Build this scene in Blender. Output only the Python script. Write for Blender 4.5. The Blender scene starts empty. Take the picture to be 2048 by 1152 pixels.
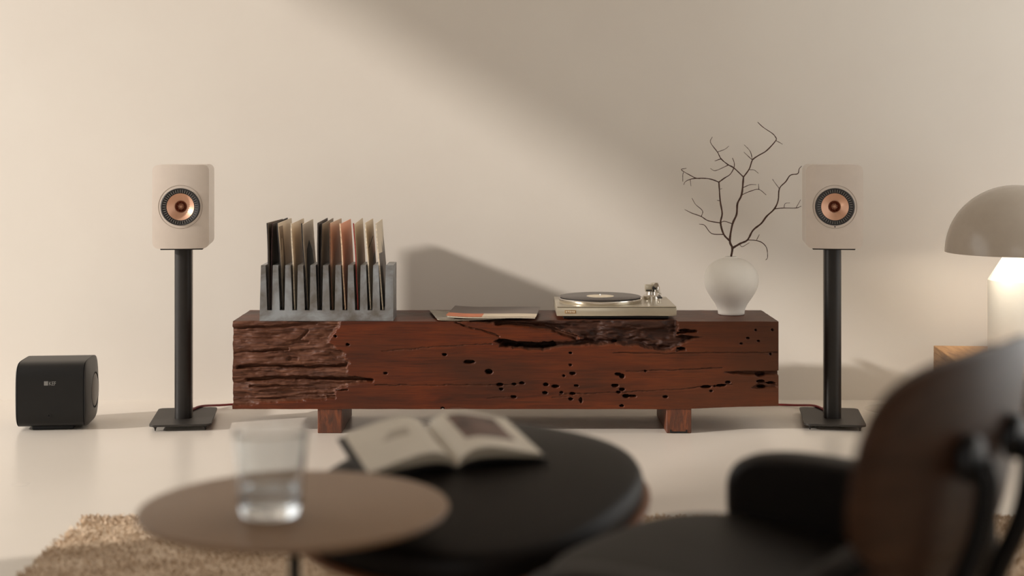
import bpy, bmesh, math, random
import numpy as np
from mathutils import Vector, Matrix

random.seed(7)
rng = np.random.default_rng(7)
SC = bpy.context.scene
COL = SC.collection
R = math.radians

# ------------------------------------------------------------------ camera
cam = bpy.data.cameras.new('camera')
cam.lens = 50.0
cam.sensor_width = 36.0
cam.sensor_fit = 'HORIZONTAL'
cam.shift_x = 0.0039
cam.shift_y = -0.1396
cam.clip_start = 0.05
cam.clip_end = 100
cam.dof.use_dof = True
cam.dof.focus_distance = 5.12
cam.dof.aperture_fstop = 1.6
cam_o = bpy.data.objects.new('camera', cam)
cam_o.location = (0, 0, 1.025)
cam_o.rotation_euler = (R(90), 0, 0)
COL.objects.link(cam_o)
SC.camera = cam_o

# ------------------------------------------------------------------ world, sun, exposure
world = bpy.data.worlds.new('world')
SC.world = world
world.use_nodes = True
bg = world.node_tree.nodes['Background']
bg.inputs['Color'].default_value = (1.0, 0.98, 0.94, 1)
bg.inputs['Strength'].default_value = 1.8

sun = bpy.data.lights.new('sun', 'SUN')
sun.energy = 3.5
sun.angle = R(1.7)
sun.color = (1.0, 0.93, 0.86)
sun_o = bpy.data.objects.new('sun', sun)
sun_o.location = (-8, 2, 5)
sun_o.rotation_euler = Vector((2.6, 1.0, -1.03)).to_track_quat('-Z', 'Y').to_euler()
COL.objects.link(sun_o)

SC.view_settings.view_transform = 'Standard'
SC.view_settings.look = 'None'
SC.view_settings.gamma = 1.0
SC.view_settings.use_curve_mapping = False
SC.view_settings.exposure = 0.0
SC.cycles.use_denoising = True


# ------------------------------------------------------------------ material helpers
def lin(r, g, b):
    def c(v):
        v /= 255.0
        return v / 12.92 if v <= 0.04045 else ((v + 0.055) / 1.055) ** 2.4
    return (c(r), c(g), c(b), 1.0)


class NT:
    def __init__(self, name):
        self.m = bpy.data.materials.new(name)
        self.m.use_nodes = True
        self.t = self.m.node_tree
        self.b = self.t.nodes['Principled BSDF']

    def n(self, typ, **kw):
        nd = self.t.nodes.new(typ)
        for k, v in kw.items():
            if k in nd.inputs:
                nd.inputs[k].default_value = v
            else:
                setattr(nd, k, v)
        return nd

    def l(self, a, b):
        self.t.links.new(a, b)

    def coords(self, scale=(1, 1, 1), kind='Object'):
        tc = self.n('ShaderNodeTexCoord')
        mp = self.n('ShaderNodeMapping')
        mp.inputs['Scale'].default_value = scale
        self.l(tc.outputs[kind], mp.inputs['Vector'])
        return mp.outputs['Vector']

    def noise(self, vec, scale, detail=4, rough=0.55, dist=0.0):
        nd = self.n('ShaderNodeTexNoise')
        nd.inputs['Scale'].default_value = scale
        nd.inputs['Detail'].default_value = detail
        nd.inputs['Roughness'].default_value = rough
        nd.inputs['Distortion'].default_value = dist
        self.l(vec, nd.inputs['Vector'])
        return nd.outputs['Fac']

    def ramp(self, fac, stops):
        nd = self.n('ShaderNodeValToRGB')
        el = nd.color_ramp.elements
        while len(el) < len(stops):
            el.new(0.5)
        for e, (p, c) in zip(el, stops):
            e.position = p
            e.color = c if len(c) == 4 else (*c, 1)
        self.l(fac, nd.inputs['Fac'])
        return nd.outputs['Color']

    def mix(self, fac, a, b, blend='MIX'):
        nd = self.n('ShaderNodeMix', data_type='RGBA', blend_type=blend)
        for sock, v in ((nd.inputs[0], fac), (nd.inputs[6], a), (nd.inputs[7], b)):
            if hasattr(v, 'is_linked'):
                self.l(v, sock)
            else:
                sock.default_value = v
        return nd.outputs[2]

    def bump(self, h, strength=0.3, dist=0.01):
        nd = self.n('ShaderNodeBump')
        nd.inputs['Strength'].default_value = strength
        nd.inputs['Distance'].default_value = dist
        self.l(h, nd.inputs['Height'])
        self.l(nd.outputs['Normal'], self.b.inputs['Normal'])

    def set(self, **kw):
        for k, v in kw.items():
            k = k.replace('_', ' ')
            s = self.b.inputs[k]
            if hasattr(v, 'is_linked'):
                self.l(v, s)
            else:
                s.default_value = v
        return self


def mat(name, rgb, rough=0.5, metal=0.0, var=0.06, scale=30, bump=0.0, spec=None, **kw):
    """plain procedural material: a colour with slight noise variation and fine relief"""
    t = NT(name)
    v = t.coords()
    c = lin(*rgb)
    f = t.noise(v, scale, 3)
    lo = tuple(x * (1 - var) for x in c[:3])
    hi = tuple(min(1, x * (1 + var)) for x in c[:3])
    t.set(Base_Color=t.ramp(f, [(0.3, lo), (0.7, hi)]), Roughness=rough, Metallic=metal)
    if spec is not None:
        t.b.inputs['Specular IOR Level'].default_value = spec
    if bump:
        t.bump(t.noise(v, scale * 8, 4), bump, 0.002)
    for k, val in kw.items():
        t.b.inputs[k.replace('_', ' ')].default_value = val
    return t.m


# walls / floor
t = NT('plaster')
v = t.coords()
f = t.noise(v, 1.6, 5, 0.6)
t.set(Base_Color=t.ramp(f, [(0.3, lin(221, 213, 203)), (0.7, lin(225, 218, 208))]), Roughness=0.85)
t.bump(t.noise(v, 9, 6, 0.6), 0.06, 0.01)
t.b.inputs['Specular IOR Level'].default_value = 0.2
M_WALL = t.m

t = NT('polished_floor')
v = t.coords()
f = t.noise(v, 1.2, 5, 0.6)
t.set(Base_Color=t.ramp(f, [(0.3, lin(217, 208, 196)), (0.7, lin(222, 213, 202))]),
      Roughness=t.ramp(t.noise(v, 1.1, 2), [(0.3, (0.27,) * 3), (0.75, (0.31,) * 3)]))
t.b.inputs['Specular IOR Level'].default_value = 0.35
M_FLOOR = t.m

# old varnished timber; 'raw' marks where the varnish and the sawn face are gone
t = NT('old_timber')
v = t.coords((1.0, 9.0, 9.0))
v2 = t.coords((1, 1, 1))
g1 = t.noise(v, 3.0, 8, 0.62, 0.6)
g2 = t.noise(t.coords((2.0, 60.0, 60.0)), 4.0, 4, 0.6)
big = t.noise(t.coords((1.0, 2.0, 2.0)), 2.3, 3, 0.5)
col = t.ramp(g1, [(0.25, (0.034, 0.009, 0.003)), (0.42, (0.092, 0.018, 0.005)), (0.58, (0.128, 0.026, 0.006)), (0.8, (0.058, 0.015, 0.005))])
col = t.mix(t.ramp(big, [(0.42, (0, 0, 0)), (0.66, (0.75,) * 3)]), col, (0.042, 0.015, 0.007, 1))
col = t.mix(t.ramp(g2, [(0.48, (0, 0, 0)), (0.70, (0.6,) * 3)]), col, (0.030, 0.010, 0.005, 1))
sepx = t.n('ShaderNodeSeparateXYZ')
t.l(t.coords(), sepx.inputs[0])
mr = t.n('ShaderNodeMapRange')
t.l(sepx.outputs[0], mr.inputs['Value'])
mr.inputs['From Min'].default_value = 0.1
mr.inputs['From Max'].default_value = 0.95
mr.inputs['To Max'].default_value = 0.55
col = t.mix(mr.outputs[0], col, (0.090, 0.032, 0.013, 1))
at = t.n('ShaderNodeAttribute', attribute_name='raw')
rawc = t.ramp(t.noise(t.coords((1.6, 22, 22)), 5.0, 6, 0.6, 0.5),
              [(0.25, (0.034, 0.012, 0.006)), (0.5, (0.095, 0.034, 0.017)), (0.68, (0.150, 0.060, 0.031)), (0.85, (0.28, 0.15, 0.09))])
ag = t.n('ShaderNodeAttribute', attribute_name='hollow_tone')
rawc = t.mix(ag.outputs['Fac'], rawc, (0.40, 0.36, 0.34, 1), 'MULTIPLY')  # raw wood is multiplied darker inside the top hollow
col = t.mix(at.outputs['Fac'], col, rawc)
rr = t.n('ShaderNodeMapRange')
t.l(at.outputs['Fac'], rr.inputs['Value'])
rr.inputs['To Min'].default_value = 0.42
rr.inputs['To Max'].default_value = 0.6
t.set(Base_Color=col, Roughness=rr.outputs[0])
t.b.inputs['Specular IOR Level'].default_value = 0.28
t.bump(t.noise(t.coords((3, 60, 60)), 5.0, 6, 0.65), 0.25, 0.004)
M_BEAM = t.m

t = NT('leg_timber')
v = t.coords((9, 9, 2.0))
g1 = t.noise(v, 6.0, 7, 0.65, 0.7)
t.set(Base_Color=t.ramp(g1, [(0.3, (0.05, 0.02, 0.01)), (0.48, (0.10, 0.030, 0.013)), (0.62, (0.18, 0.05, 0.017)), (0.8, (0.07, 0.035, 0.02))]), Roughness=0.5)
t.bump(t.noise(v, 20, 6), 0.3, 0.004)
M_LEG = t.m

M_CAB = mat('speaker_lacquer', (212, 199, 187), 0.38, 0.0, 0.02, Coat_Weight=0.25, Coat_Roughness=0.3)
M_CABRING = mat('speaker_ring', (150, 136, 122), 0.5)
M_RUBBER = mat('black_rubber', (44, 42, 42), 0.6)
M_RIB = mat('surround_rib', (128, 125, 122), 0.45)
t = NT('copper_cone')
t.set(Base_Color=(0.74, 0.45, 0.31, 1), Roughness=t.ramp(t.noise(t.coords(), 90, 3), [(0.3, (0.42,) * 3), (0.7, (0.5,) * 3)]), Metallic=0.45)
M_COPPER = t.m
M_COPPERDK = mat('dark_copper', (120, 62, 42), 0.35, 0.8)
M_STAND = mat('stand_black', (40, 37, 35), 0.42, 0.3)
M_STANDTOP = mat('stand_plate', (50, 46, 42), 0.5, 0.2)
M_STANDREAR_LIT = mat('stand_rear_lit', (120, 104, 88), 0.4, 0.3)  # reflected light on the rear cover painted in as a lighter tone
M_SUB = mat('sub_black', (21, 20, 19), 0.40, 0.0, spec=0.3)
M_SUBCAP = mat('sub_cap', (34, 33, 33), 0.42)
M_SUBCONE = mat('sub_cone', (92, 87, 83), 0.4, 0.4)
M_LOGO = mat('logo_grey', (128, 126, 122), 0.5)
M_GAP = mat('gap_black', (8, 8, 8), 0.7)

t = NT('brushed_steel')
v = t.coords((2, 2, 2))
patch = t.noise(v, 5.0, 4, 0.6, 0.5)  # blue-grey patches put reflections into the metal's base colour
br = t.noise(t.coords((4, 4, 160)), 4, 3)
t.set(Base_Color=t.ramp(patch, [(0.35, lin(118, 113, 108)), (0.65, lin(168, 174, 180))]),
      Roughness=t.ramp(br, [(0.3, (0.30,) * 3), (0.7, (0.42,) * 3)]), Metallic=0.6)
M_STEEL = t.m

M_TTSILVER = mat('turntable_silver', (190, 180, 160), 0.3, 0.55, 0.03)
M_TTDARK = mat('turntable_dark', (36, 33, 31), 0.5)
M_TTLINE = mat('turntable_line', (70, 64, 58), 0.4, 0.5)
M_CHROME = mat('chrome', (225, 220, 212), 0.16, 1.0, 0.02)
M_BRONZE = mat('bronze_badge', (176, 142, 100), 0.4, 0.6, 0.25, 140)
t = NT('vinyl')
tc = t.n('ShaderNodeTexCoord')
wv = t.n('ShaderNodeTexWave', wave_type='RINGS', rings_direction='Z')
wv.inputs['Scale'].default_value = 260
t.l(tc.outputs['Object'], wv.inputs['Vector'])
t.set(Base_Color=lin(58, 50, 46), Roughness=0.3)
t.bump(wv.outputs['Fac'], 0.15, 0.001)
M_VINYL = t.m
M_LABEL = mat('record_label', (214, 200, 176), 0.6, 0, 0.1, 60)

M_VASE = mat('matte_ceramic', (236, 231, 222), 0.75, 0, 0.02, 20, 0.08, spec=0.25)
M_BRANCH = mat('bark', (74, 48, 36), 0.8, 0, 0.35, 120, 0.3)
M_CABLE = mat('red_cable', (126, 18, 24), 0.5)

M_LEATHER = mat('black_leather', (24, 19, 17), 0.47, 0, 0.15, 40, 0.12, spec=0.18)
t = NT('walnut_shell')
v = t.coords((2, 2, 14))
g = t.noise(v, 3.0, 7, 0.6, 0.8)
t.b.inputs['Specular IOR Level'].default_value = 0.3
t.set(Base_Color=t.ramp(g, [(0.3, (0.030, 0.013, 0.007)), (0.55, (0.058, 0.025, 0.013)), (0.8, (0.095, 0.045, 0.024))]), Roughness=0.4)
t.bump(t.noise(t.coords((4, 4, 60)), 6, 4), 0.08, 0.002)
M_WALNUT = t.m
M_PLYEDGE = mat('ply_edge', (132, 84, 52), 0.5, 0, 0.15, 60)
M_ALU_BLK = mat('black_metal', (26, 27, 30), 0.35, 0.4)
M_ALU = mat('polished_aluminium', (190, 188, 184), 0.25, 0.9)
M_TABLE = mat('taupe_lacquer', (152, 124, 100), 0.45, 0, 0.03, 25)
M_TABLEPOLE = mat('table_pole', (34, 30, 29), 0.45, 0.3)

t = NT('clear_glass')
t.set(Base_Color=(0.90, 0.93, 0.95, 1), Roughness=t.ramp(t.noise(t.coords(), 20, 2), [(0.3, (0.0,) * 3), (0.7, (0.02,) * 3)]), IOR=1.48)
t.b.inputs['Transmission Weight'].default_value = 1.0
M_GLASS = t.m
t = NT('water')
t.set(Base_Color=(0.95, 0.97, 1.0, 1), Roughness=t.ramp(t.noise(t.coords(), 20, 2), [(0.3, (0.0,) * 3), (0.7, (0.01,) * 3)]), IOR=1.33)
t.b.inputs['Transmission Weight'].default_value = 1.0
M_WATER = t.m

M_PAPER = mat('paper', (230, 222, 208), 0.7, 0, 0.03, 12)
M_PAGEEDGE = mat('page_edges', (190, 180, 162), 0.8, 0, 0.12, 200)
M_BOOKCOVER = mat('book_cover', (38, 35, 36), 0.5)
M_PHOTO = mat('printed_photo', (108, 84, 76), 0.5, 0, 0.45, 26)
M_PRINT = mat('printed_text', (176, 166, 152), 0.7, 0, 0.08, 120)

t = NT('rug_wool')
v = t.coords()
f = t.noise(v, 5.0, 5, 0.6)
f2 = t.noise(v, 60.0, 3, 0.6)
c1 = t.ramp(f, [(0.3, lin(214, 192, 166)), (0.7, lin(228, 208, 184))])
c1 = t.mix(t.ramp(f2, [(0.35, (0, 0, 0)), (0.75, (0.6,) * 3)]), c1, lin(190, 164, 138))
t.set(Base_Color=c1, Roughness=0.95)
t.b.inputs['Specular IOR Level'].default_value = 0.1
t.bump(t.noise(v, 120, 4), 0.6, 0.01)
M_RUG = t.m

M_SHADE = mat('lamp_shade_lacquer', (176, 164, 150), 0.22, 0, 0.02)
M_LAMPWHITE = mat('lamp_white', (244, 241, 233), 0.4, 0, 0.01)
t = NT('bulb')
t.set(Base_Color=(1, 0.95, 0.85, 1), Roughness=0.4)
t.b.inputs['Emission Color'].default_value = (1.0, 0.88, 0.70, 1)
t.b.inputs['Emission Strength'].default_value = 6.0
M_BULB = t.m
t = NT('oak')
v = t.coords((14, 1.6, 14))
g = t.noise(v, 3.0, 6, 0.6, 0.6)
t.set(Base_Color=t.ramp(g, [(0.3, lin(150, 104, 62)), (0.55, lin(192, 144, 92)), (0.8, lin(212, 168, 116))]), Roughness=0.45)
M_OAK = t.m
M_EXT = mat('exterior_render', (170, 160, 150), 0.9)


# ------------------------------------------------------------------ mesh helpers
def link(name, me, material=None, parent=None, smooth=False):
    o = bpy.data.objects.new(name, me)
    COL.objects.link(o)
    if material is not None:
        me.materials.append(material)
    if parent is not None:
        o.parent = parent
    if smooth:
        me.polygons.foreach_set('use_smooth', [True] * len(me.polygons))
    return o


def obj(name, bm, material, parent=None, smooth=False, sharp=None):
    bmesh.ops.recalc_face_normals(bm, faces=bm.faces)
    me = bpy.data.meshes.new(name)
    bm.to_mesh(me)
    bm.free()
    if sharp is not None:
        smooth = True
    o = link(name, me, material, parent, smooth)
    if sharp is not None:
        me.set_sharp_from_angle(angle=R(sharp))
    return o


def empty(name, loc=(0, 0, 0), rz=0.0):
    o = bpy.data.objects.new(name, None)
    o.empty_display_size = 0.1
    COL.objects.link(o)
    o.location = loc
    o.rotation_euler = (0, 0, rz)
    return o


def tag(o, label, cat, group=None):
    o['label'] = label
    o['category'] = cat
    if group:
        o['group'] = group
    return o


def struct(o):
    o['kind'] = 'structure'
    return o


def box(bm, x0, x1, y0, y1, z0, z1, bev=0.0, seg=2):
    vs = [bm.verts.new((x, y, z)) for z in (z0, z1) for y in (y0, y1) for x in (x0, x1)]
    q = [(0, 1, 3, 2), (4, 6, 7, 5), (0, 4, 5, 1), (2, 3, 7, 6), (0, 2, 6, 4), (1, 5, 7, 3)]
    fs = [bm.faces.new([vs[i] for i in f]) for f in q]
    if bev:
        es = {e for f in fs for e in f.edges}
        bmesh.ops.bevel(bm, geom=list(es), offset=bev, segments=seg, profile=0.5, affect='EDGES')
    return bm


def boxo(name, m, parent, x0, x1, y0, y1, z0, z1, bev=0.0, seg=2):
    bm = bmesh.new()
    box(bm, x0, x1, y0, y1, z0, z1, bev, seg)
    return obj(name, bm, m, parent, sharp=35 if bev else None)


def prism(bm, pts, a, b, axis='x'):
    """extrude polygon pts (2-D) from a to b along axis"""
    def P(p, k):
        return {'x': (k, p[0], p[1]), 'y': (p[0], k, p[1]), 'z': (p[0], p[1], k)}[axis]
    A = [bm.verts.new(P(p, a)) for p in pts]
    B = [bm.verts.new(P(p, b)) for p in pts]
    n = len(pts)
    bm.faces.new(A)
    bm.faces.new(B[::-1])
    for i in range(n):
        bm.faces.new((A[i], A[(i + 1) % n], B[(i + 1) % n], B[i]))
    return bm


def lathe(bm, prof, n=48, axis='z', c=(0, 0, 0), close=False):
    """revolve (r, h) profile; r==0 makes a pole"""
    rings = []
    for r, h in prof:
        if r < 1e-7:
            p = {'z': (0, 0, h), 'y': (0, h, 0), 'x': (h, 0, 0)}[axis]
            rings.append([bm.verts.new(Vector(p) + Vector(c))])
        else:
            rg = []
            for k in range(n):
                a = 2 * math.pi * k / n
                u, w = r * math.cos(a), r * math.sin(a)
                p = {'z': (u, w, h), 'y': (u, h, w), 'x': (h, u, w)}[axis]
                rg.append(bm.verts.new(Vector(p) + Vector(c)))
            rings.append(rg)
    pairs = list(zip(rings, rings[1:]))
    if close:
        pairs.append((rings[-1], rings[0]))
    for A, B in pairs:
        for k in range(n):
            k2 = (k + 1) % n
            if len(A) == 1 and len(B) == 1:
                continue
            if len(A) == 1:
                bm.faces.new((A[0], B[k], B[k2]))
            elif len(B) == 1:
                bm.faces.new((A[k], B[0], A[k2]))
            else:
                bm.faces.new((A[k], B[k], B[k2], A[k2]))
    return bm


def latheo(name, m, parent, prof, n=48, axis='z', c=(0, 0, 0), sharp=35, close=False):
    bm = bmesh.new()
    lathe(bm, prof, n, axis, c, close)
    return obj(name, bm, m, parent, sharp=sharp)


def catmull(pts, sub=4):
    P = [Vector(p) for p in pts]
    if len(P) < 3:
        return P
    Q = [P[0] * 2 - P[1]] + P + [P[-1] * 2 - P[-2]]
    out = []
    for i in range(1, len(Q) - 2):
        p0, p1, p2, p3 = Q[i - 1:i + 3]
        for k in range(sub):
            s = k / sub
            out.append(0.5 * ((2 * p1) + (p2 - p0) * s + (2 * p0 - 5 * p1 + 4 * p2 - p3) * s * s + (3 * p1 - p0 - 3 * p2 + p3) * s ** 3))
    out.append(P[-1])
    return out


def tube(bm, pts, r0, r1=None, n=8, sub=4, jitter=0.0):
    r1 = r0 if r1 is None else r1
    P = catmull(pts, sub)
    rings = []
    up = Vector((0.13, 1, 0.07)).normalized()
    for i, p in enumerate(P):
        d = (P[min(i + 1, len(P) - 1)] - P[max(i - 1, 0)]).normalized()
        a = d.cross(up)
        if a.length < 1e-4:
            a = d.cross(Vector((1, 0, 0)))
        a.normalize()
        b = d.cross(a).normalized()
        r = r0 + (r1 - r0) * i / max(1, len(P) - 1)
        r *= 1 + jitter * (random.random() - 0.5)
        rings.append([bm.verts.new(p + a * (r * math.cos(2 * math.pi * k / n)) + b * (r * math.sin(2 * math.pi * k / n))) for k in range(n)])
    for A, B in zip(rings, rings[1:]):
        for k in range(n):
            bm.faces.new((A[k], A[(k + 1) % n], B[(k + 1) % n], B[k]))
    bm.faces.new(rings[0][::-1])
    bm.faces.new(rings[-1])
    return bm


def tubeo(name, m, parent, pts, r0, r1=None, n=8, sub=4, jitter=0.0):
    bm = bmesh.new()
    tube(bm, pts, r0, r1, n, sub, jitter)
    return obj(name, bm, m, parent, sharp=60)


def superell(n, w, d, e):
    out = []
    for k in range(n):
        a = 2 * math.pi * k / n
        c, s = math.cos(a), math.sin(a)
        out.append((math.copysign(abs(c) ** (2 / e), c) * w / 2, math.copysign(abs(s) ** (2 / e), s) * d / 2))
    return out


def rrect(n_corner, w, h, r):
    """rounded rectangle, counter-clockwise, with evenly filled straight sides"""
    pts = []
    for cx, cy, a0 in ((w / 2 - r, h / 2 - r, 0), (-w / 2 + r, h / 2 - r, 90), (-w / 2 + r, -h / 2 + r, 180), (w / 2 - r, -h / 2 + r, 270)):
        arc = [(cx + r * math.cos(R(a0 + 90 * k / n_corner)), cy + r * math.sin(R(a0 + 90 * k / n_corner))) for k in range(n_corner + 1)]
        pts += arc
    full = []
    N = len(pts)
    for i in range(N):
        a, b = pts[i], pts[(i + 1) % N]
        L = math.hypot(b[0] - a[0], b[1] - a[1])
        m = max(1, int(L / 0.012))
        for k in range(m):
            full.append((a[0] + (b[0] - a[0]) * k / m, a[1] + (b[1] - a[1]) * k / m))
    return full


def pad(bm, w, d, e, prof, warp=None, n=72):
    """stack of scaled superellipse rings: prof is a list of (scale, z); scale 0 closes it"""
    base = superell(n, w, d, e)
    rings = []
    wf = warp or (lambda x, y, z: (x, y, z))
    for s, z in prof:
        if s <= 1e-6:
            rings.append([bm.verts.new(wf(0, 0, z))])
        else:
            rings.append([bm.verts.new(wf(x * s, y * s, z)) for x, y in base])
    for A, B in zip(rings, rings[1:]):
        for k in range(n):
            k2 = (k + 1) % n
            if len(A) == 1:
                bm.faces.new((A[0], B[k], B[k2]))
            elif len(B) == 1:
                bm.faces.new((A[k], B[0], A[k2]))
            else:
                bm.faces.new((A[k], B[k], B[k2], A[k2]))
    return bm


def cushion_prof(t, crown, edge=0.05, steps=7):
    p = [(0.0, 0.0), (0.5, 0.0), (0.85, 0.0)]
    for k in range(steps + 1):
        a = -math.pi / 2 + math.pi * k / steps
        p.append((1 - edge + edge * math.cos(a), t / 2 + t / 2 * math.sin(a)))
    for s in (0.9, 0.8, 0.68, 0.54, 0.4, 0.25, 0.12):
        p.append((s * (1 - edge), t + crown * (1 - s ** 2.6)))
    p.append((0.0, t + crown))
    return p


def shell_prof(t):
    p = [(0.0, 0.0)] + [(s, 0.0) for s in (0.15, 0.3, 0.45, 0.6, 0.75, 0.88, 0.985)]
    p += [(1.0, t * 0.3), (1.0, t * 0.7)]
    p += [(s, t) for s in (0.985, 0.88, 0.75, 0.6, 0.45, 0.3, 0.15)] + [(0.0, t)]
    return p


def text_mesh(body, size, depth=0.0006):
    cu = bpy.data.curves.new('text', 'FONT')
    cu.body = body
    cu.size = size
    cu.extrude = depth
    cu.align_x = 'LEFT'
    o = bpy.data.objects.new('text', cu)
    COL.objects.link(o)
    bpy.context.view_layer.update()
    dg = bpy.context.evaluated_depsgraph_get()
    me = bpy.data.meshes.new_from_object(o.evaluated_get(dg))
    bpy.data.objects.remove(o)
    return me


# ------------------------------------------------------------------ room shell
YB = 5.716          # back wall
XL, XR = -2.6, 2.65  # side walls
YF = -1.6           # wall behind the camera
ZC = 3.0
T = 0.15
struct(boxo('floor', M_FLOOR, None, XL - T, XR + T, YF - T, YB + T, -0.15, 0.0))
struct(boxo('ceiling', M_WALL, None, XL - T, XR + T, YF - T, YB + T, ZC, ZC + 0.15))
struct(boxo('wall_back', M_WALL, None, XL - T, XR + T, YB, YB + T, 0.0, ZC))


def side_wall(name, x0, x1, wy0, wy1, wz0, wz1):
    bm = bmesh.new()
    box(bm, x0, x1, YF, wy0, 0, ZC)
    box(bm, x0, x1, wy1, YB, 0, ZC)
    if wz0 > 0:
        box(bm, x0, x1, wy0, wy1, 0, wz0)
    box(bm, x0, x1, wy0, wy1, wz1, ZC)
    return struct(obj(name, bm, M_WALL))


def frame_window(name, x, wy0, wy1, wz0, wz1, axis='x'):
    bm = bmesh.new()
    w = 0.05
    for a0, a1, c0, c1 in ((wy0, wy0 + w, wz0, wz1), (wy1 - w, wy1, wz0, wz1), (wy0 + w, wy1 - w, wz0, wz0 + w), (wy0 + w, wy1 - w, wz1 - w, wz1)):
        if axis == 'x':
            box(bm, x - 0.03, x + 0.03, a0, a1, c0, c1)
        else:
            box(bm, a0, a1, x - 0.03, x + 0.03, c0, c1)
    return struct(obj(name, bm, M_STAND))


side_wall('wall_left', XL - T, XL, 2.92, 5.66, 0.02, 2.85)
side_wall('wall_right', XR, XR + T, 2.9, 5.69, 0.05, 2.95)
bm = bmesh.new()
box(bm, XL, -1.7, YF - T, YF, 0, ZC)
box(bm, 0.4, XR, YF - T, YF, 0, ZC)
box(bm, -1.7, 0.4, YF - T, YF, 2.3, ZC)
box(bm, -1.7, 0.4, YF - T, YF, 0, 0.8)
struct(obj('wall_front', bm, M_WALL))
frame_window('window_1', XL - T - 0.035, 2.87, 5.70, 0.0, 2.92)
frame_window('window_2', XR + 0.10, 2.9, 5.69, 0.05, 2.95)
frame_window('fill_window', YF - 0.10, -1.7, 0.4, 0.8, 2.3, 'y')  # frame of the opening added behind the camera for fill daylight

# unseen slanted board on posts, added to cut the low sun into a diagonal shadow
bm = bmesh.new()
# lower edge of the board on the plane x = -8 : z = 4.48 + 0.49 (y - 2.93)
def vz(y):
    return 4.56 + 0.60 * (y - 2.93)
prism(bm, [(-3.0, vz(-3.0)), (7.0, vz(7.0)), (7.0, vz(7.0) + 2.2), (-3.0, vz(-3.0) + 2.2)], -8.12, -8.0)
box(bm, -8.3, -8.0, 6.8, 7.0, -0.15, vz(7.0) + 1)
box(bm, -8.3, -8.0, -3.0, -2.8, -0.15, vz(-3.0) + 1)
o = struct(obj('sun_blocker_1', bm, M_EXT))
struct(boxo('ground_outside', M_EXT, None, -12, XL - T - 0.1, -6, 10, -0.3, -0.15))


# ------------------------------------------------------------------ timber bench
def vnoise(x, y, seed):
    g = np.random.default_rng(seed).random((257, 257))
    xi = np.floor(x).astype(int)
    yi = np.floor(y).astype(int)
    fx, fy = x - xi, y - yi
    fx = fx * fx * (3 - 2 * fx)
    fy = fy * fy * (3 - 2 * fy)
    xi %= 256
    yi %= 256
    a, b = g[xi, yi], g[xi + 1, yi]
    c, d = g[xi, yi + 1], g[xi + 1, yi + 1]
    return (a * (1 - fx) + b * fx) * (1 - fy) + (c * (1 - fx) + d * fx) * fy


def fbm(x, y, seed, o=5, g=0.55):
    s, amp, tot = 0, 1.0, 0
    for k in range(o):
        s = s + amp * vnoise(x * 2 ** k + 13.7 * k, y * 2 ** k + 7.1 * k, seed + k)
        tot += amp
        amp *= g
    return s / tot


def sstep(a, b, x):
    t_ = np.clip((x - a) / (b - a), 0, 1)
    return t_ * t_ * (3 - 2 * t_)


def seg_dist(u, v, a, b):
    ax, ay = a
    bx, by = b
    L2 = (bx - ax) ** 2 + (by - ay) ** 2 + 1e-9
    h = np.clip(((u - ax) * (bx - ax) + (v - ay) * (by - ay)) / L2, 0, 1)
    return np.hypot(u - ax - h * (bx - ax), v - ay - h * (by - ay)), h


def poly_inside_dist(u, v, pts):
    """signed distance, positive inside"""
    d = np.full(u.shape, 1e9)
    ins = np.zeros(u.shape, bool)
    n = len(pts)
    for i in range(n):
        a, b = pts[i], pts[(i + 1) % n]
        d = np.minimum(d, seg_dist(u, v, a, b)[0])
        cond = (a[1] > v) != (b[1] > v)
        xs = (b[0] - a[0]) * (v - a[1]) / (b[1] - a[1] + 1e-12) + a[0]
        ins ^= cond & (u < xs)
    return np.where(ins, d, -d)


S = 1 / 563.0                       # bench design unit (about 1.8 mm)
BX0, BX1, BY0, BY1, BZ0, BZ1 = -0.980, 0.961, 5.052, 5.395, 0.087, 0.3985
W, H = (BX1 - BX0) / S, (BZ1 - BZ0) / S
nu, nv = 840, 140
uu, vv = np.meshgrid(np.linspace(0, W, nu), np.linspace(0, H, nv))
du = (fbm(uu / 14, vv / 9, 11, 4) - 0.5) * 16
dv = (fbm(uu / 18, vv / 7, 23, 4) - 0.5) * 9
U, V = uu + du, vv + dv
depth = (fbm(uu / 160, vv / 5, 31, 3) - 0.5) * 0.0014
raw = np.zeros_like(uu)
hollow_tone = np.zeros_like(uu)

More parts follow.
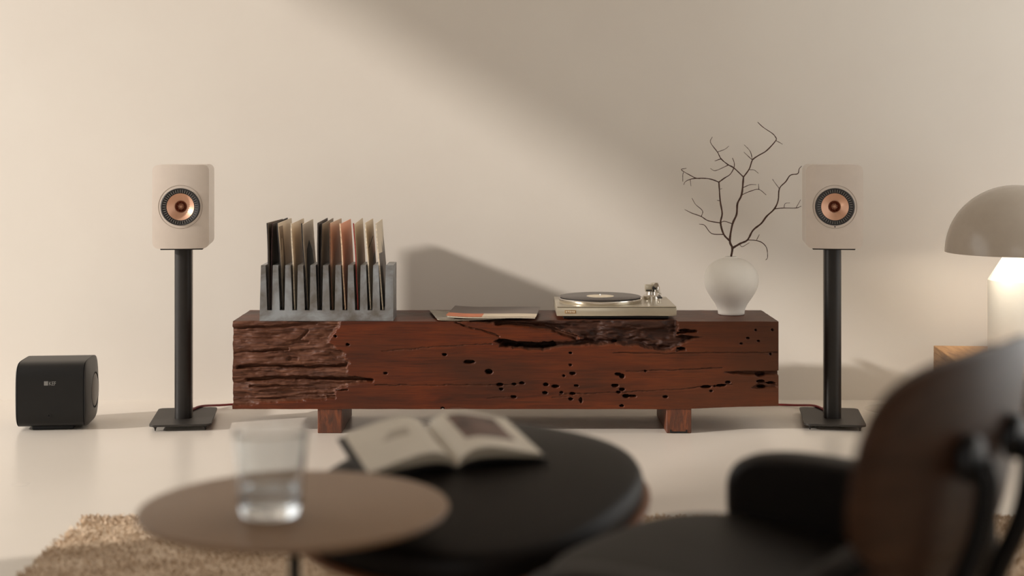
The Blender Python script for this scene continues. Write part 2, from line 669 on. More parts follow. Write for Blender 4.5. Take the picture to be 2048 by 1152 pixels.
# weathered left end
left = [(-30, -30), (219, -30), (219, 2), (203, 22), (192, 41), (224, 62), (236, 84), (231, 102), (250, 114), (286, 122), (230, 129),
        (206, 138), (210, 152), (140, 161), (64, 163), (20, 170), (-30, 172)]
ins = poly_inside_dist(U, V, left)
m = sstep(-1.0, 6.0, ins)
rid = 1 - np.abs(2 * fbm((uu + 2 * vv) / 120, (vv + du * .35 + uu * .03) / 9.5, 41, 4, .5) - 1)
fine = fbm(uu / 38, vv / 4.0, 51, 3)
lump = fbm(uu / 70, vv / 26, 61, 4, .5)
er = 0.003 + 0.014 * sstep(0.35, 0.75, lump) + 0.013 * (1 - rid) + 0.005 * (fine - 0.4)
depth = depth + m * np.maximum(er, 0.001)
raw = np.maximum(raw, sstep(-1, 4, ins))
grooves = [([(10, 92), (60, 90), (150, 92), (228, 89)], 3.2, .030), ([(30, 118), (90, 114), (180, 115), (255, 116), (278, 118)], 4.2, .036),
           ([(4, 64), (60, 60), (110, 57)], 2.6, .022), ([(35, 131), (120, 130), (200, 132)], 2.2, .02), ([(28, 158), (100, 153), (185, 154)], 2.6, .02),
           ([(0, 14), (60, 12), (120, 9), (165, 5)], 3.0, .022), ([(120, 44), (150, 42)], 4.0, .025), ([(150, 20), (140, 30), (128, 42)], 3.0, .022),
           ([(90, 144), (150, 142), (230, 137)], 1.6, .014), ([(55, 140), (120, 140)], 1.6, .014), ([(112, 74), (128, 76)], 4.0, .02),
           ([(195, 65), (208, 72)], 3.2, .02), ([(205, 152), (190, 152)], 3.0, .02)]
for pts, wd, dp in grooves:
    d = np.full(uu.shape, 1e9)
    for a, b in zip(pts, pts[1:]):
        d = np.minimum(d, seg_dist(uu + du * .4, vv + dv * .6, a, b)[0])
    k = 1 - sstep(wd * 0.3, wd * 1.3, d)
    depth = np.maximum(depth, depth * (1 - k) + k * dp)
    raw = np.maximum(raw, k)

# broken-out hollow along the top edge
cav = [(600, -30), (758, -30), (891, -30), (893, 28), (915, 26), (938, 31), (925, 37), (900, 45), (885, 54), (868, 60), (842, 58), (812, 50), (770, 47),
       (700, 50), (650, 53), (622, 60), (560, 55), (536, 48), (530, 42), (546, 40), (560, 38), (640, 41), (676, 38), (700, 34), (664, 20), (560, 6), (480, 3), (440, 0), (440, -6)]
ins = poly_inside_dist(U, V, cav)
m = sstep(-0.5, 5.0, ins)
er = 0.014 + 0.022 * sstep(0.35, 0.7, fbm(uu / 60, vv / 24, 71, 4)) + 0.007 * (fbm(uu / 34, vv / 6, 81, 3) - 0.45)
depth = np.maximum(depth, m * er)
raw = np.maximum(raw, sstep(-0.5, 2, ins))
hollow_tone = np.maximum(hollow_tone, sstep(-0.5, 4, ins))
deep = [(522, 40), (534, 34), (575, 40), (640, 40), (652, 48), (625, 57), (560, 55), (536, 50)]
ins = poly_inside_dist(U, V, deep)
m = sstep(-0.5, 4.0, ins)
depth = np.maximum(depth, m * 0.075)
raw = np.maximum(raw, sstep(-.5, 1, ins))
for pts, wd, dp in (([(445, 2), (470, 10), (500, 18), (535, 30)], 1.6, .012), ([(530, 4), (580, 6), (640, 16), (690, 34)], 4.5, .034),
                    ([(893, 24), (910, 21), (928, 20)], 3.2, .04), ([(890, 58), (906, 57)], 2.6, .012)):
    d = np.full(uu.shape, 1e9)
    for a, b in zip(pts, pts[1:]):
        d = np.minimum(d, seg_dist(uu + du * .4, vv + dv * .6, a, b)[0])
    k = 1 - sstep(wd * 0.4, wd * 1.2, d)
    depth = np.maximum(depth, k * dp)
    raw = np.maximum(raw, k)

# worm holes and knots: (u, v, half width, half height, depth in m)
Z1 = [(1530, 437, 16, 9), (1700, 488, 38, 13), (1835, 555, 26, 16), (1130, 565, 14, 7), (870, 370, 12, 8), (1910, 643, 22, 11), (1918, 673, 15, 8), (2003, 727, 18, 10),
      (1520, 803, 13, 7), (785, 312, 10, 6)]
Z2 = [(95, 640, 15, 8), (148, 632, 17, 8), (312, 643, 17, 10), (376, 655, 25, 10), (307, 699, 18, 10), (495, 567, 20, 10), (435, 583, 10, 6), (521, 651, 15, 7),
      (420, 698, 12, 9), (495, 706, 19, 9), (482, 742, 14, 9), (550, 750, 11, 18), (480, 427, 11, 6), (480, 510, 10, 6), (805, 572, 20, 10), (833, 585, 17, 15),
      (780, 355, 22, 12), (785, 650, 24, 11), (833, 676, 18, 10), (808, 695, 15, 8), (860, 722, 24, 12), (905, 722, 24, 9), (830, 788, 14, 8), (1128, 726, 16, 9),
      (1405, 664, 34, 10), (1440, 692, 11, 7), (1510, 657, 32, 10), (1556, 636, 18, 9), (1780, 588, 36, 16), (1780, 635, 28, 11), (1850, 648, 32, 10),
      (1785, 675, 30, 14), (1690, 328, 11, 7), (1645, 368, 10, 6), (1763, 349, 10, 6), (1848, 442, 9, 5), (1235, 398, 30, 9), (1265, 275, 40, 11), (1466, 660, 8, 5),
      (1858, 270, 7, 6), (1745, 270, 7, 6), (990, 550, 6, 6)]
holes = [((x / 3.413 + 440 - 464), (y / 3.413 + 580 - 642), a / 3.413, b / 3.413) for x, y, a, b in Z1]
holes += [((x / 3.413 + 1000 - 464), (y / 3.413 + 580 - 642), a / 3.413, b / 3.413) for x, y, a, b in Z2]
for hx, hy, a, b in holes:
    a, b = max(a, 2.4), max(b, 2.0)
    dd = np.hypot((uu + du * .12 - hx) / a, (vv + dv * .12 - hy) / b)
    k = 1 - sstep(0.75, 1.15, dd)
    dp = 0.05 if a > 4 else 0.03
    depth = np.maximum(depth, k * dp)
    raw = np.maximum(raw, 1 - sstep(0.9, 1.25, dd))
# checks (fine cracks) and the split at the right end
cracks = [([(763, 63), (900, 64), (1090, 64)], .9, .006), ([(788, 100), (900, 97), (980, 94)], .9, .005), ([(665, 145), (760, 143), (860, 138), (940, 133)], .8, .005),
          ([(286, 128), (420, 127), (560, 127), (585, 123)], .8, .005), ([(510, 153), (560, 151)], .7, .004), ([(655, 148), (700, 145)], .9, .006),
          ([(300, 60), (420, 50), (520, 44)], .8, .004), ([(640, 152), (690, 150)], .7, .004), ([(930, 133), (1000, 128)], .9, .006)]
for pts, wd, dp in cracks:
    d = np.full(uu.shape, 1e9)
    for a, b in zip(pts, pts[1:]):
        d = np.minimum(d, seg_dist(uu, vv + dv * .5, a, b)[0])
    k = 1 - sstep(wd * 0.5, wd * 1.6, d)
    depth = np.maximum(depth, k * dp)
    raw = np.maximum(raw, k * 0.7)
for poly, dp in (([(982, 105), (1000, 102), (1120, 102), (1120, 113), (1050, 112), (1000, 108)], .022), ([(1035, 138), (1055, 126), (1088, 126), (1088, 138), (1050, 141)], .016)):
    ins = poly_inside_dist(uu + du * .5, vv + dv * .4, poly)
    k = sstep(-0.5, 2.5, ins)
    depth = np.maximum(depth, k * (dp + 0.008 * (fbm(uu / 20, vv / 3, 91, 3) - .5)))
    raw = np.maximum(raw, k)
depth = np.clip(depth, -0.001, 0.09)

Xg = BX0 + uu * S
Yg = BY0 + depth
bot = BZ0 + 0.011 * sstep(860, 1093, uu) + 0.0015 * (fbm(uu / 40, uu * 0, 5, 3) - .5)
top = BZ1 - 0.0015 * (fbm(uu / 30, uu * 0, 9, 3) - .3)
Zg = top + (bot - top) * (vv / H)
Xg = Xg + np.where(uu < 1, 0.004 * (fbm(vv / 12, vv * 0, 77, 3) - .5), 0)
verts = np.stack([Xg, Yg, Zg], -1).reshape(-1, 3)
rawv = raw.reshape(-1)
idx = np.arange(nu * nv).reshape(nv, nu)
faces = np.stack([idx[:-1, :-1], idx[1:, :-1], idx[1:, 1:], idx[:-1, 1:]], -1).reshape(-1, 4).tolist()
allv = [verts]
allr = [rawv]
base = nu * nv


def add_strip(row_front, row_back, rows, flip, noise_amp=0.0, rawrow=None):
    global base
    P = []
    for k in range(rows + 1):
        s = k / rows
        q = row_front * (1 - s) + row_back * s
        if noise_amp and 0 < k:
            q = q.copy()
            q[:, 2] += noise_amp * (vnoise(q[:, 0] * 30, q[:, 1] * 120, 3) - .5)
        P.append(q)
    P = np.stack(P)
    n = P.shape[1]
    ii = np.arange((rows + 1) * n).reshape(rows + 1, n) + base
    f = np.stack([ii[:-1, :-1], ii[:-1, 1:], ii[1:, 1:], ii[1:, :-1]], -1).reshape(-1, 4)
    if flip:
        f = f[:, ::-1]
    faces.extend(f.tolist())
    allv.append(P.reshape(-1, 3))
    rw = np.zeros((rows + 1, n))
    if rawrow is not None:
        rw[0] = rawrow
        rw[1] = rawrow * 0.5
    allr.append(rw.reshape(-1))
    base += (rows + 1) * n


G = verts.reshape(nv, nu, 3)
tb = G[0].copy(); tb[:, 1] = BY1; tb[:, 2] = BZ1
bb = G[-1].copy(); bb[:, 1] = BY1
add_strip(G[0], tb, 16, False, 0.0018, raw[0])
add_strip(G[-1], bb, 2, True)
lb = G[:, 0].copy(); lb[:, 1] = BY1
rb = G[:, -1].copy(); rb[:, 1] = BY1
add_strip(G[:, 0], lb, 6, True, 0, raw[:, 0])
add_strip(G[:, -1], rb, 6, False, 0, raw[:, -1])
add_strip(tb, bb, 1, False)
allv = np.concatenate(allv)
allr = np.concatenate(allr)
me = bpy.data.meshes.new('beam')
me.from_pydata(allv.tolist(), [], faces)
a_ = me.attributes.new('raw', 'FLOAT', 'POINT')
a_.data.foreach_set('value', allr.astype(np.float32))
a_ = me.attributes.new('hollow_tone', 'FLOAT', 'POINT')
a_.data.foreach_set('value', np.concatenate([hollow_tone.reshape(-1), np.zeros(len(allr) - hollow_tone.size)]).astype(np.float32))
bench = empty('timber_bench', (0, 0, 0))
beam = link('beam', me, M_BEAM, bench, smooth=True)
tag(bench, 'long low bench made of one red-brown weathered timber beam full of holes', 'bench')


def leg_block(x0, x1, notch=False):
    bm = bmesh.new()
    box(bm, x0, x1, BY0 + 0.004, BY1 - 0.01, 0.0, BZ0 + 0.004, 0.0025, 1)
    o = obj('leg', bm, M_LEG, bench, sharp=35)
    return o


leg_block(-0.677, -0.591)
leg_block(0.563, 0.652)
# iron staple in the foot of the right leg
bm = bmesh.new()
yk = BY0 + 0.004
box(bm, 0.576, 0.581, yk - 0.002, yk + 0.001, 0.002, 0.013)
box(bm, 0.632, 0.637, yk - 0.002, yk + 0.001, 0.002, 0.013)
box(bm, 0.581, 0.632, yk - 0.002, yk + 0.001, 0.002, 0.007)
obj('leg_staple', bm, M_GAP, bench)


# ------------------------------------------------------------------ loudspeakers and stands
def make_speaker(name, x, y, z, rz, with_dot):
    root = empty(name, (x, y, z), rz)
    w, h, dp = 0.200, 0.302, 0.278
    out = rrect(6, w, h, 0.022)
    n = len(out)
    bm = bmesh.new()
    Rd = 0.0665
    cz = h / 2

    def bulge(px, pz):
        return 0.016 * (1 - (px / (w / 2)) ** 2) * 0.8 + 0.010 * (1 - (pz / (h / 2)) ** 2)
    rings = []
    for s in (0, 0.04, 0.12, 0.25, 0.4, 0.55, 0.7, 0.82, 0.92, 1.0):
        rg = []
        for px, pz in out:
            a = math.atan2(pz, px)
            cx, cz_ = Rd * math.cos(a), Rd * math.sin(a)
            qx, qz = cx + (px - cx) * s, cz_ + (pz - cz_) * s
            yy = -dp / 2 - bulge(qx, qz) + 0.012
            rg.append(bm.verts.new((qx, yy, qz + cz)))
        rings.append(rg)
    # soft edge, then sides, then the back
    for inset, yy in ((0.0, -dp / 2 + 0.018), (0.0, 0.0), (0.0, dp / 2 - 0.012), (0.004, dp / 2 - 0.003), (0.012, dp / 2)):
        rings.append([bm.verts.new((px * (1 - inset / (w / 2)), yy, pz * (1 - inset / (h / 2)) + cz)) for px, pz in out])
    for A, B in zip(rings, rings[1:]):
        for k in range(n):
            k2 = (k + 1) % n
            bm.faces.new((A[k], A[k2], B[k2], B[k]))
    bm.faces.new(rings[-1])
    obj('cabinet', bm, M_CAB, root, sharp=42)
    f0 = -dp / 2 - bulge(0, 0) + 0.012
    # thin trim ring round the driver
    yr = -dp / 2 - bulge(0.0775, 0) + 0.012
    bm = bmesh.new()
    m_ = 72
    for q in range(1):
        ringv = []
        for rr, off in ((0.0768, 0.0006), (0.0768, -0.0007), (0.0780, -0.0007), (0.0780, 0.0006)):
            ringv.append([bm.verts.new((rr * math.cos(2 * math.pi * k / m_), -dp / 2 - bulge(rr * math.cos(2 * math.pi * k / m_), rr * math.sin(2 * math.pi * k / m_)) + 0.012 + off,
                                        rr * math.sin(2 * math.pi * k / m_) + cz)) for k in range(m_)])
        for A, B in zip(ringv, ringv[1:]):
            for k in range(m_):
                bm.faces.new((A[k], A[(k + 1) % m_], B[(k + 1) % m_], B[k]))
    obj('driver_trim_ring', bm, M_CABRING, root, sharp=40)
    c = (0, f0, cz)
    sur = latheo('surround', M_RUBBER, root, [(0.0700, 0.006), (0.0665, 0.001), (0.0655, -0.001), (0.0640, -0.0005), (0.060, 0.001), (0.055, 0.0025), (0.0495, 0.005), (0.0480, 0.010)], 72, 'y', c)
    # ribs of the surround
    bm = bmesh.new()
    for k in range(44):
        a = 2 * math.pi * k / 44
        mat4 = Matrix.Translation(Vector(c)) @ Matrix.Rotation(-a, 4, 'Y') @ Matrix.Translation((0.0565, 0.0008, 0))
        b2 = bmesh.new()
        box(b2, -0.0055, 0.0055, -0.0012, 0.0018, -0.0009, 0.0009)
        b2.transform(mat4)
        tmp = bpy.data.meshes.new('t')
        b2.to_mesh(tmp)
        b2.free()
        bm.from_mesh(tmp)
        bpy.data.meshes.remove(tmp)
    obj('surround_ribs', bm, M_RIB, sur)
    latheo('cone', M_COPPER, root, [(0.0485, 0.004), (0.0475, 0.005), (0.040, 0.012), (0.030, 0.020), (0.0205, 0.0265), (0.0195, 0.027)], 72, 'y', c)
    tw = latheo('tweeter_waveguide', M_COPPERDK, root, [(0.0205, 0.0255), (0.0195, 0.0235), (0.0180, 0.0235), (0.0165, 0.0265), (0.0120, 0.0310)], 60, 'y', c)
    latheo('tweeter_dome', M_COPPER, tw, [(0.0, 0.0245), (0.004, 0.0250), (0.008, 0.0275), (0.0122, 0.0315)], 40, 'y', c)
    for k in range(9):
        a = 2 * math.pi * k / 9
        bm = bmesh.new()
        prism(bm, [(0.0045, 0.0225), (0.0165, 0.0235), (0.0165, 0.0285), (0.010, 0.0270)], -0.0009, 0.0009, 'z')
        bm.transform(Matrix.Translation(Vector(c)) @ Matrix.Rotation(-a, 4, 'Y'))
        obj('waveguide_fin', bm, M_COPPERDK, tw)
    if with_dot:
        yd = -dp / 2 - bulge(0, -0.0705) + 0.012
        latheo('indicator_light', M_GAP, root, [(0.0, -0.0012), (0.0022, -0.0012), (0.0024, 0.0004)], 16, 'y', (0, yd, cz - 0.0715))
    # rear plate
    boxo('rear_panel', M_RUBBER, root, -0.06, 0.06, dp / 2 - 0.001, dp / 2 + 0.003, 0.05, 0.25, 0.002, 1)
    return root


def make_stand(name, x, y, rz):
    root = empty(name, (x, y, 0), rz)
    pl = rrect(5, 0.218, 0.335, 0.022)
    bm = bmesh.new()
    prism(bm, pl, 0.018, 0.025, 'z')
    bmesh.ops.recalc_face_normals(bm, faces=bm.faces)
    bp = obj('base_plate', bm, M_STANDTOP, root, sharp=35)
    for sx in (-1, 1):
        for sy in (-1, 1):
            latheo('spike', M_STAND, root, [(0.0, 0.0), (0.0012, 0.0), (0.0045, 0.012), (0.0070, 0.0135), (0.0070, 0.018), (0, 0.018)], 16, 'z', (sx * 0.088, sy * 0.146, 0))
    # front half-round pole and the rear cable cover
    def half(name, m, r, ya, yb, sgn):
        pts = [(-r, ya)]
        for k in range(13):
            a = math.pi * k / 12
            pts.append((-r * math.cos(a), yb + sgn * 0.75 * r * math.sin(a)))
        pts.append((r, ya))
        bm = bmesh.new()
        prism(bm, pts, 0.025, 0.645, 'z')
        return obj(name, bm, m, root, sharp=30)
    half('pole', M_STAND, 0.031, -0.030, -0.040, -1)
    half('cable_cover', M_STANDREAR_LIT, 0.031, -0.024, 0.006, 1)
    boxo('pole_core', M_GAP, root, -0.026, 0.026, -0.0305, -0.0235, 0.025, 0.645)
    boxo('top_plate', M_STAND, root, -0.076, 0.076, -0.10, 0.10, 0.645, 0.652, 0.002, 1)
    return root


LS, RS = (-1.196, 5.253), (1.196, 5.253)
o = make_stand('speaker_stand', LS[0], LS[1], R(7.5))
tag(o, 'black single-pole speaker stand between the black cube and the timber bench', 'speaker stand', 'speaker stands')
o = make_stand('speaker_stand', RS[0], RS[1], R(-8.5))
tag(o, 'black single-pole speaker stand near the mushroom lamp', 'speaker stand', 'speaker stands')
o = make_speaker('loudspeaker', LS[0], LS[1], 0.652, R(7.5), False)
tag(o, 'cream loudspeaker with copper cone in the sunlit left part of the room', 'loudspeaker', 'pair of loudspeakers')
o = make_speaker('loudspeaker', RS[0], RS[1], 0.652, R(-8.5), True)
tag(o, 'taupe loudspeaker with copper cone beside the branch tips, near the mushroom lamp', 'loudspeaker', 'pair of loudspeakers')

# ------------------------------------------------------------------ subwoofer
sub = empty('subwoofer', (-1.648, 5.205, 0), R(5.5))
tag(sub, 'black rounded cube subwoofer standing on the floor at far left', 'subwoofer')


def sub_section(scale=1.0, n=80):
    out = []
    for k in range(n):
        a = 2 * math.pi * k / n
        c_, s_ = math.cos(a), math.sin(a)
        e = 5.2
        y = math.copysign(abs(c_) ** (2 / e), c_) * 0.1235
        z = math.copysign(abs(s_) ** (2 / e), s_) * 0.118
        out.append((y * scale, 0.128 + z * scale))
    return out


def ringsx(bm, rings):
    V_ = [[bm.verts.new((x, y, z)) for y, z in pts] for x, pts in rings]
    n = len(V_[0])
    for A, B in zip(V_, V_[1:]):
        for k in range(n):
            bm.faces.new((A[k], A[(k + 1) % n], B[(k + 1) % n], B[k]))
    return V_


bm = bmesh.new()
V_ = ringsx(bm, [(-0.1165, sub_section(0.96)), (-0.1165, sub_section(0.985)), (-0.115, sub_section(1)), (0.115, sub_section(1)), (0.1165, sub_section(0.985)), (0.1165, sub_section(0.96))])
bm.faces.new(V_[0]); bm.faces.new(V_[-1])
obj('body', bm, M_SUB, sub, sharp=40)
for sgn in (-1, 1):
    bm = bmesh.new()
    rg = []
    sec = sub_section(1.0)
    prof = [(1.0, 0.1175), (0.995, 0.1195), (0.97, 0.1225), (0.9, 0.127), (0.8, 0.131), (0.7, 0.1335), (0.62, 0.1345)]
    for s, x in prof:
        q = []
        for (y, z) in sec:
            zz = z - 0.128
            a = math.atan2(zz, y)
            r_ = 0.066
            k_ = (1 - s) / 0.38
            yy, zz = y * s * (1 - k_) + r_ * math.cos(a) * k_, zz * s * (1 - k_) + r_ * math.sin(a) * k_
            q.append((yy, zz + 0.128))
        rg.append((sgn * x, q))
    V_ = ringsx(bm, rg)
    bm.faces.new(V_[0])
    cap = obj('end_cap', bm, M_SUBCAP, sub, sharp=40)
    latheo('driver_surround', M_GAP, cap, [(0.067, sgn * 0.1345), (0.063, sgn * 0.1300), (0.058, sgn * 0.1330)], 48, 'x', (0, 0, 0.128))
    latheo('driver_cone', M_SUBCONE, cap, [(0.059, sgn * 0.1335), (0.050, sgn * 0.1365), (0.025, sgn * 0.1385), (0, sgn * 0.139)], 48, 'x', (0, 0, 0.128))
bm = bmesh.new()
box(bm, -0.072, 0.072, -0.085, 0.085, 0.0, 0.016, 0.004, 2)
obj('foot', bm, M_GAP, sub, sharp=35)
# maker's mark: block of bars followed by the letters
lx, lz = -0.021, 0.166
yfr = -0.1243
bm = bmesh.new()
for k in range(4):
    box(bm, lx + k * 0.0036, lx + k * 0.0036 + 0.0029, yfr, yfr + 0.004, lz, lz + 0.0150)
obj('logo_mark', bm, M_LOGO, sub)
me = text_mesh('KEF', 0.0198)
for v_ in me.vertices:
    v_.co = (lx + 0.0162 + v_.co.x * 0.78, yfr + v_.co.z + 0.0004, lz + v_.co.y)
link('logo_letters', me, M_LOGO, sub)
latheo('power_button', M_SUBCAP, sub, [(0.0062, 0.001), (0.0062, -0.0008), (0.0050, -0.0008), (0.0050, 0.001)], 24, 'y', (-0.004, -0.1235, 0.059))

# ------------------------------------------------------------------ record rack and sleeves
RX = lambda px: (px - 1016) / 562.0
rack = empty('record_rack', (0, 0, 0))
tag(rack, 'brushed metal block rack with ten slots holding record sleeves upright', 'record rack')
RZ0, RZS, RZ1 = BZ1 + 0.0005, 0.437, 0.5975
RY0, RY1 = 5.060, 5.210
bm = bmesh.new()
prism(bm, [(RX(519), RZ0), (RX(786.5), RZ0), (RX(786.5), RZS), (RX(519.6), RZS)], RY0, RY1, 'y')
obj('rack_base', bm, M_STEEL, rack)
sl = [534.4 + i * 25.1 for i in range(10)]
edges = [(519.6, sl[0])] + [(sl[i] + 9.6, sl[i + 1]) for i in range(9)] + [(sl[9] + 9.6, 786.5)]
for i, (a, b) in enumerate(edges):
    a2 = a + (2.4 if i == 0 else 1.6)
    b2 = b + (0 if i == 10 else -3.4)
    bm = bmesh.new()
    prism(bm, [(RX(a), RZS), (RX(b), RZS), (RX(b2), RZ1), (RX(a2), RZ1)], RY0, RY1, 'y')
    es = [e for e in bm.edges if all(v_.co.z > RZS + 0.01 for v_ in e.verts)]
    bmesh.ops.bevel(bm, geom=es, offset=0.0008, segments=1, affect='EDGES')
    obj('divider', bm, M_STEEL, rack)


def sleeve_mat(name, face, second, thr, edge_dark=0.5, scale=4.0):
    t = NT(name)
    v = t.coords((1, 1, 1))
    f = t.noise(t.coords((6, 1.0, 1.0)), scale, 3, 0.5, 0.3)
    c = t.mix(t.ramp(f, [(thr, (0, 0, 0)), (min(1, thr + 0.12), (1, 1, 1))]), lin(*face), lin(*second))
    w = t.noise(t.coords((1, 30, 2)), 7, 5, 0.7)
    c = t.mix(t.ramp(w, [(0.58, (0, 0, 0)), (0.75, (edge_dark,) * 3)]), c, lin(196, 178, 154))
    t.set(Base_Color=c, Roughness=0.55)
    t.b.inputs['Specular IOR Level'].default_value = 0.25
    return t.m


sleeves = [  # bottom px, top px, face colour, second colour, threshold, spine colour, label
    (170, 150, (128, 112, 98), (64, 54, 50), .55, (40, 34, 32), 'dark brown record sleeve leaning first in the metal rack, at its left end'),
    (300, 252, (222, 206, 184), (196, 178, 156), .6, (38, 32, 30), 'beige record sleeve with worn black spine, second slot from rack left end'),
    (415, 386, (216, 198, 174), (178, 160, 142), .55, (206, 192, 170), 'tan record sleeve with pale spine, third slot from rack left end'),
    (542, 486, (224, 206, 182), (150, 134, 118), .55, (36, 30, 28), 'beige record sleeve with large black patch, fourth slot from rack left end'),
    (650, 636, (84, 74, 70), (128, 114, 102), .55, (48, 40, 36), 'charcoal record sleeve standing almost upright, middle of the rack'),
    (780, 742, (202, 182, 156), (178, 158, 134), .6, (92, 60, 40), 'tan record sleeve just right of the charcoal sleeve in the rack'),
    (905, 848, (226, 160, 130), (190, 132, 108), .6, (226, 190, 160), 'salmon pink record sleeve in the metal rack'),
    (1025, 985, (208, 192, 170), (184, 166, 146), .6, (140, 44, 36), 'beige record sleeve with red spine in the metal rack'),
    (1145, 1100, (212, 194, 168), (198, 140, 108), .56, (222, 208, 186), 'beige record sleeve with orange tint, second from rack right end'),
    (1265, 1202, (216, 200, 176), (120, 112, 104), .54, (214, 200, 178), 'pale record sleeve with grey lower part, last at rack right end'),
    (186, 196, (52, 44, 42), (96, 60, 48), .6, (58, 34, 36), 'second dark record sleeve sharing the leftmost slot of the rack'),
    (668, 664, (150, 134, 118), (110, 96, 86), .55, (60, 52, 48), 'grey brown record sleeve sharing a slot with the charcoal sleeve'),
]
PRINTS = {
    3: [((20, 17, 16), [(0.02, 0.004), (0.30, 0.004), (0.27, 0.10), (0.23, 0.20), (0.16, 0.24), (0.09, 0.21), (0.05, 0.13)])],
    8: [((60, 48, 42), [(0.05, 0.215), (0.26, 0.245), (0.26, 0.249), (0.05, 0.219)]), ((108, 98, 90), [(0.15, 0.005), (0.30, 0.005), (0.30, 0.19), (0.20, 0.17)])],
    9: [((116, 108, 102), [(0.02, 0.005), (0.305, 0.005), (0.305, 0.19), (0.02, 0.20)])],
    1: [((150, 134, 118), [(0.02, 0.005), (0.10, 0.005), (0.10, 0.295), (0.02, 0.295)])],
}
for k, (b, tp, fc, sc_, th, sp, lab) in enumerate(sleeves):
    xb, xt = RX(500 + b / 4.8), RX(500 + tp / 4.8)
    root = empty('record_sleeve', (xb + 0.003, 5.072 + (0.012 if k > 9 else 0.004 * ((k * 7) % 3 - 1)), RZS + 0.0008))
    root.rotation_euler = (R(((k * 5) % 3 - 1) * 0.35), math.asin((xt - xb) / 0.310), R(((k * 11) % 5 - 2) * 0.5))
    hgt = 0.310 - 0.003 * ((k * 3) % 3)
    th_ = 0.0034
    m1 = sleeve_mat('sleeve_print_%d' % k, fc, sc_, th)
    bm = bmesh.new()
    box(bm, -th_ / 2, th_ / 2, 0.003, 0.312, 0.0, hgt, 0.0008, 1)
    bmesh.ops.subdivide_edges(bm, edges=[e for e in bm.edges if abs(e.verts[0].co.z - e.verts[1].co.z) > 0.1], cuts=12, use_grid_fill=True)
    # softened, slightly bent card
    for v_ in bm.verts:
        v_.co.x += 0.0025 * math.sin(v_.co.z * 9 + k) * (v_.co.z / 0.3)
        if v_.co.z > 0.2 and v_.co.y < 0.05:
            v_.co.z -= 0.002 * ((k * 13) % 4)
    obj('cover', bm, m1, root)
    for pcol, poly in PRINTS.get(k, ()):
        bm = bmesh.new()
        prism(bm, poly, th_ / 2 - 0.0002, th_ / 2 + 0.0006)
        bmesh.ops.subdivide_edges(bm, edges=[e for e in bm.edges if e.calc_length() > 0.03], cuts=4)
        for v_ in bm.verts:
            v_.co.x += 0.0025 * math.sin(v_.co.z * 9 + k) * (v_.co.z / 0.3)
        obj('cover_print', bm, mat('sleeve_print_patch', pcol, 0.55, 0, 0.15, 25, spec=0.1), root)
    ms = mat('sleeve_spine_%d' % k, sp, 0.6, 0, 0.4, 110)
    bm = bmesh.new()
    box(bm, -th_ / 2 - 0.0003, th_ / 2 + 0.0003, 0.0, 0.0032, 0.0, hgt - 0.001)
    bmesh.ops.subdivide_edges(bm, edges=[e for e in bm.edges if abs(e.verts[0].co.z - e.verts[1].co.z) > 0.1], cuts=12, use_grid_fill=True)
    for v_ in bm.verts:
        v_.co.x += 0.0025 * math.sin(v_.co.z * 9 + k) * (v_.co.z / 0.3) + 0.0004 * math.sin(v_.co.z * 300 + k)
    obj('spine', bm, ms, root)
    tag(root, lab, 'record sleeve', 'record sleeves in the rack')


# ------------------------------------------------------------------ magazines lying on the bench
def magazine(name, loc, rz, w, d, th, cover_cols, label, lift=0.0):
    root = empty(name, loc, rz)

    def sheet(nm, m, x0, x1, y0, y1, z0, z1, droop):
        bm = bmesh.new()
        nx, ny = 14, 8
        T_, B_ = [], []
        for j in range(ny + 1):
            rt, rb_ = [], []
            for i in range(nx + 1):
                x = x0 + (x1 - x0) * i / nx
                y = y0 + (y1 - y0) * j / ny
                dz = droop(x, y)
                rt.append(bm.verts.new((x, y, z1 + dz)))
                rb_.append(bm.verts.new((x, y, z0 + dz)))
            T_.append(rt); B_.append(rb_)
        for j in range(ny):
            for i in range(nx):
                bm.faces.new((T_[j][i], T_[j][i + 1], T_[j + 1][i + 1], T_[j + 1][i]))
                bm.faces.new((B_[j][i], B_[j + 1][i], B_[j + 1][i + 1], B_[j][i + 1]))
        rim = [(0, i) for i in range(nx)] + [(j, nx) for j in range(ny)] + [(ny, i) for i in range(nx, 0, -1)] + [(j, 0) for j in range(ny, 0, -1)]
        for q in range(len(rim)):
            a, b = rim[q], rim[(q + 1) % len(rim)]
            bm.faces.new((T_[a[0]][a[1]], B_[a[0]][a[1]], B_[b[0]][b[1]], T_[b[0]][b[1]]))
        return obj(nm, bm, m, root, sharp=40)
    dr = lambda x, y: lift * (abs(x) / (w / 2)) ** 2.5 + 0.002 * math.sin(x * 25) * (abs(x) / (w / 2)) + 0.001
    sheet('pages', M_PAGEEDGE, -w / 2 + 0.004, w / 2 - 0.004, -d / 2 + 0.003, d / 2 - 0.003, 0.0, th, dr)
    for nm, m, ax0, ax1, ay0, ay1 in cover_cols:
        sheet(nm, m, ax0 * w, ax1 * w, ay0 * d, ay1 * d, th, th + 0.0012, dr)
    tag(root, label, 'magazine', 'magazines on the bench')
    return root


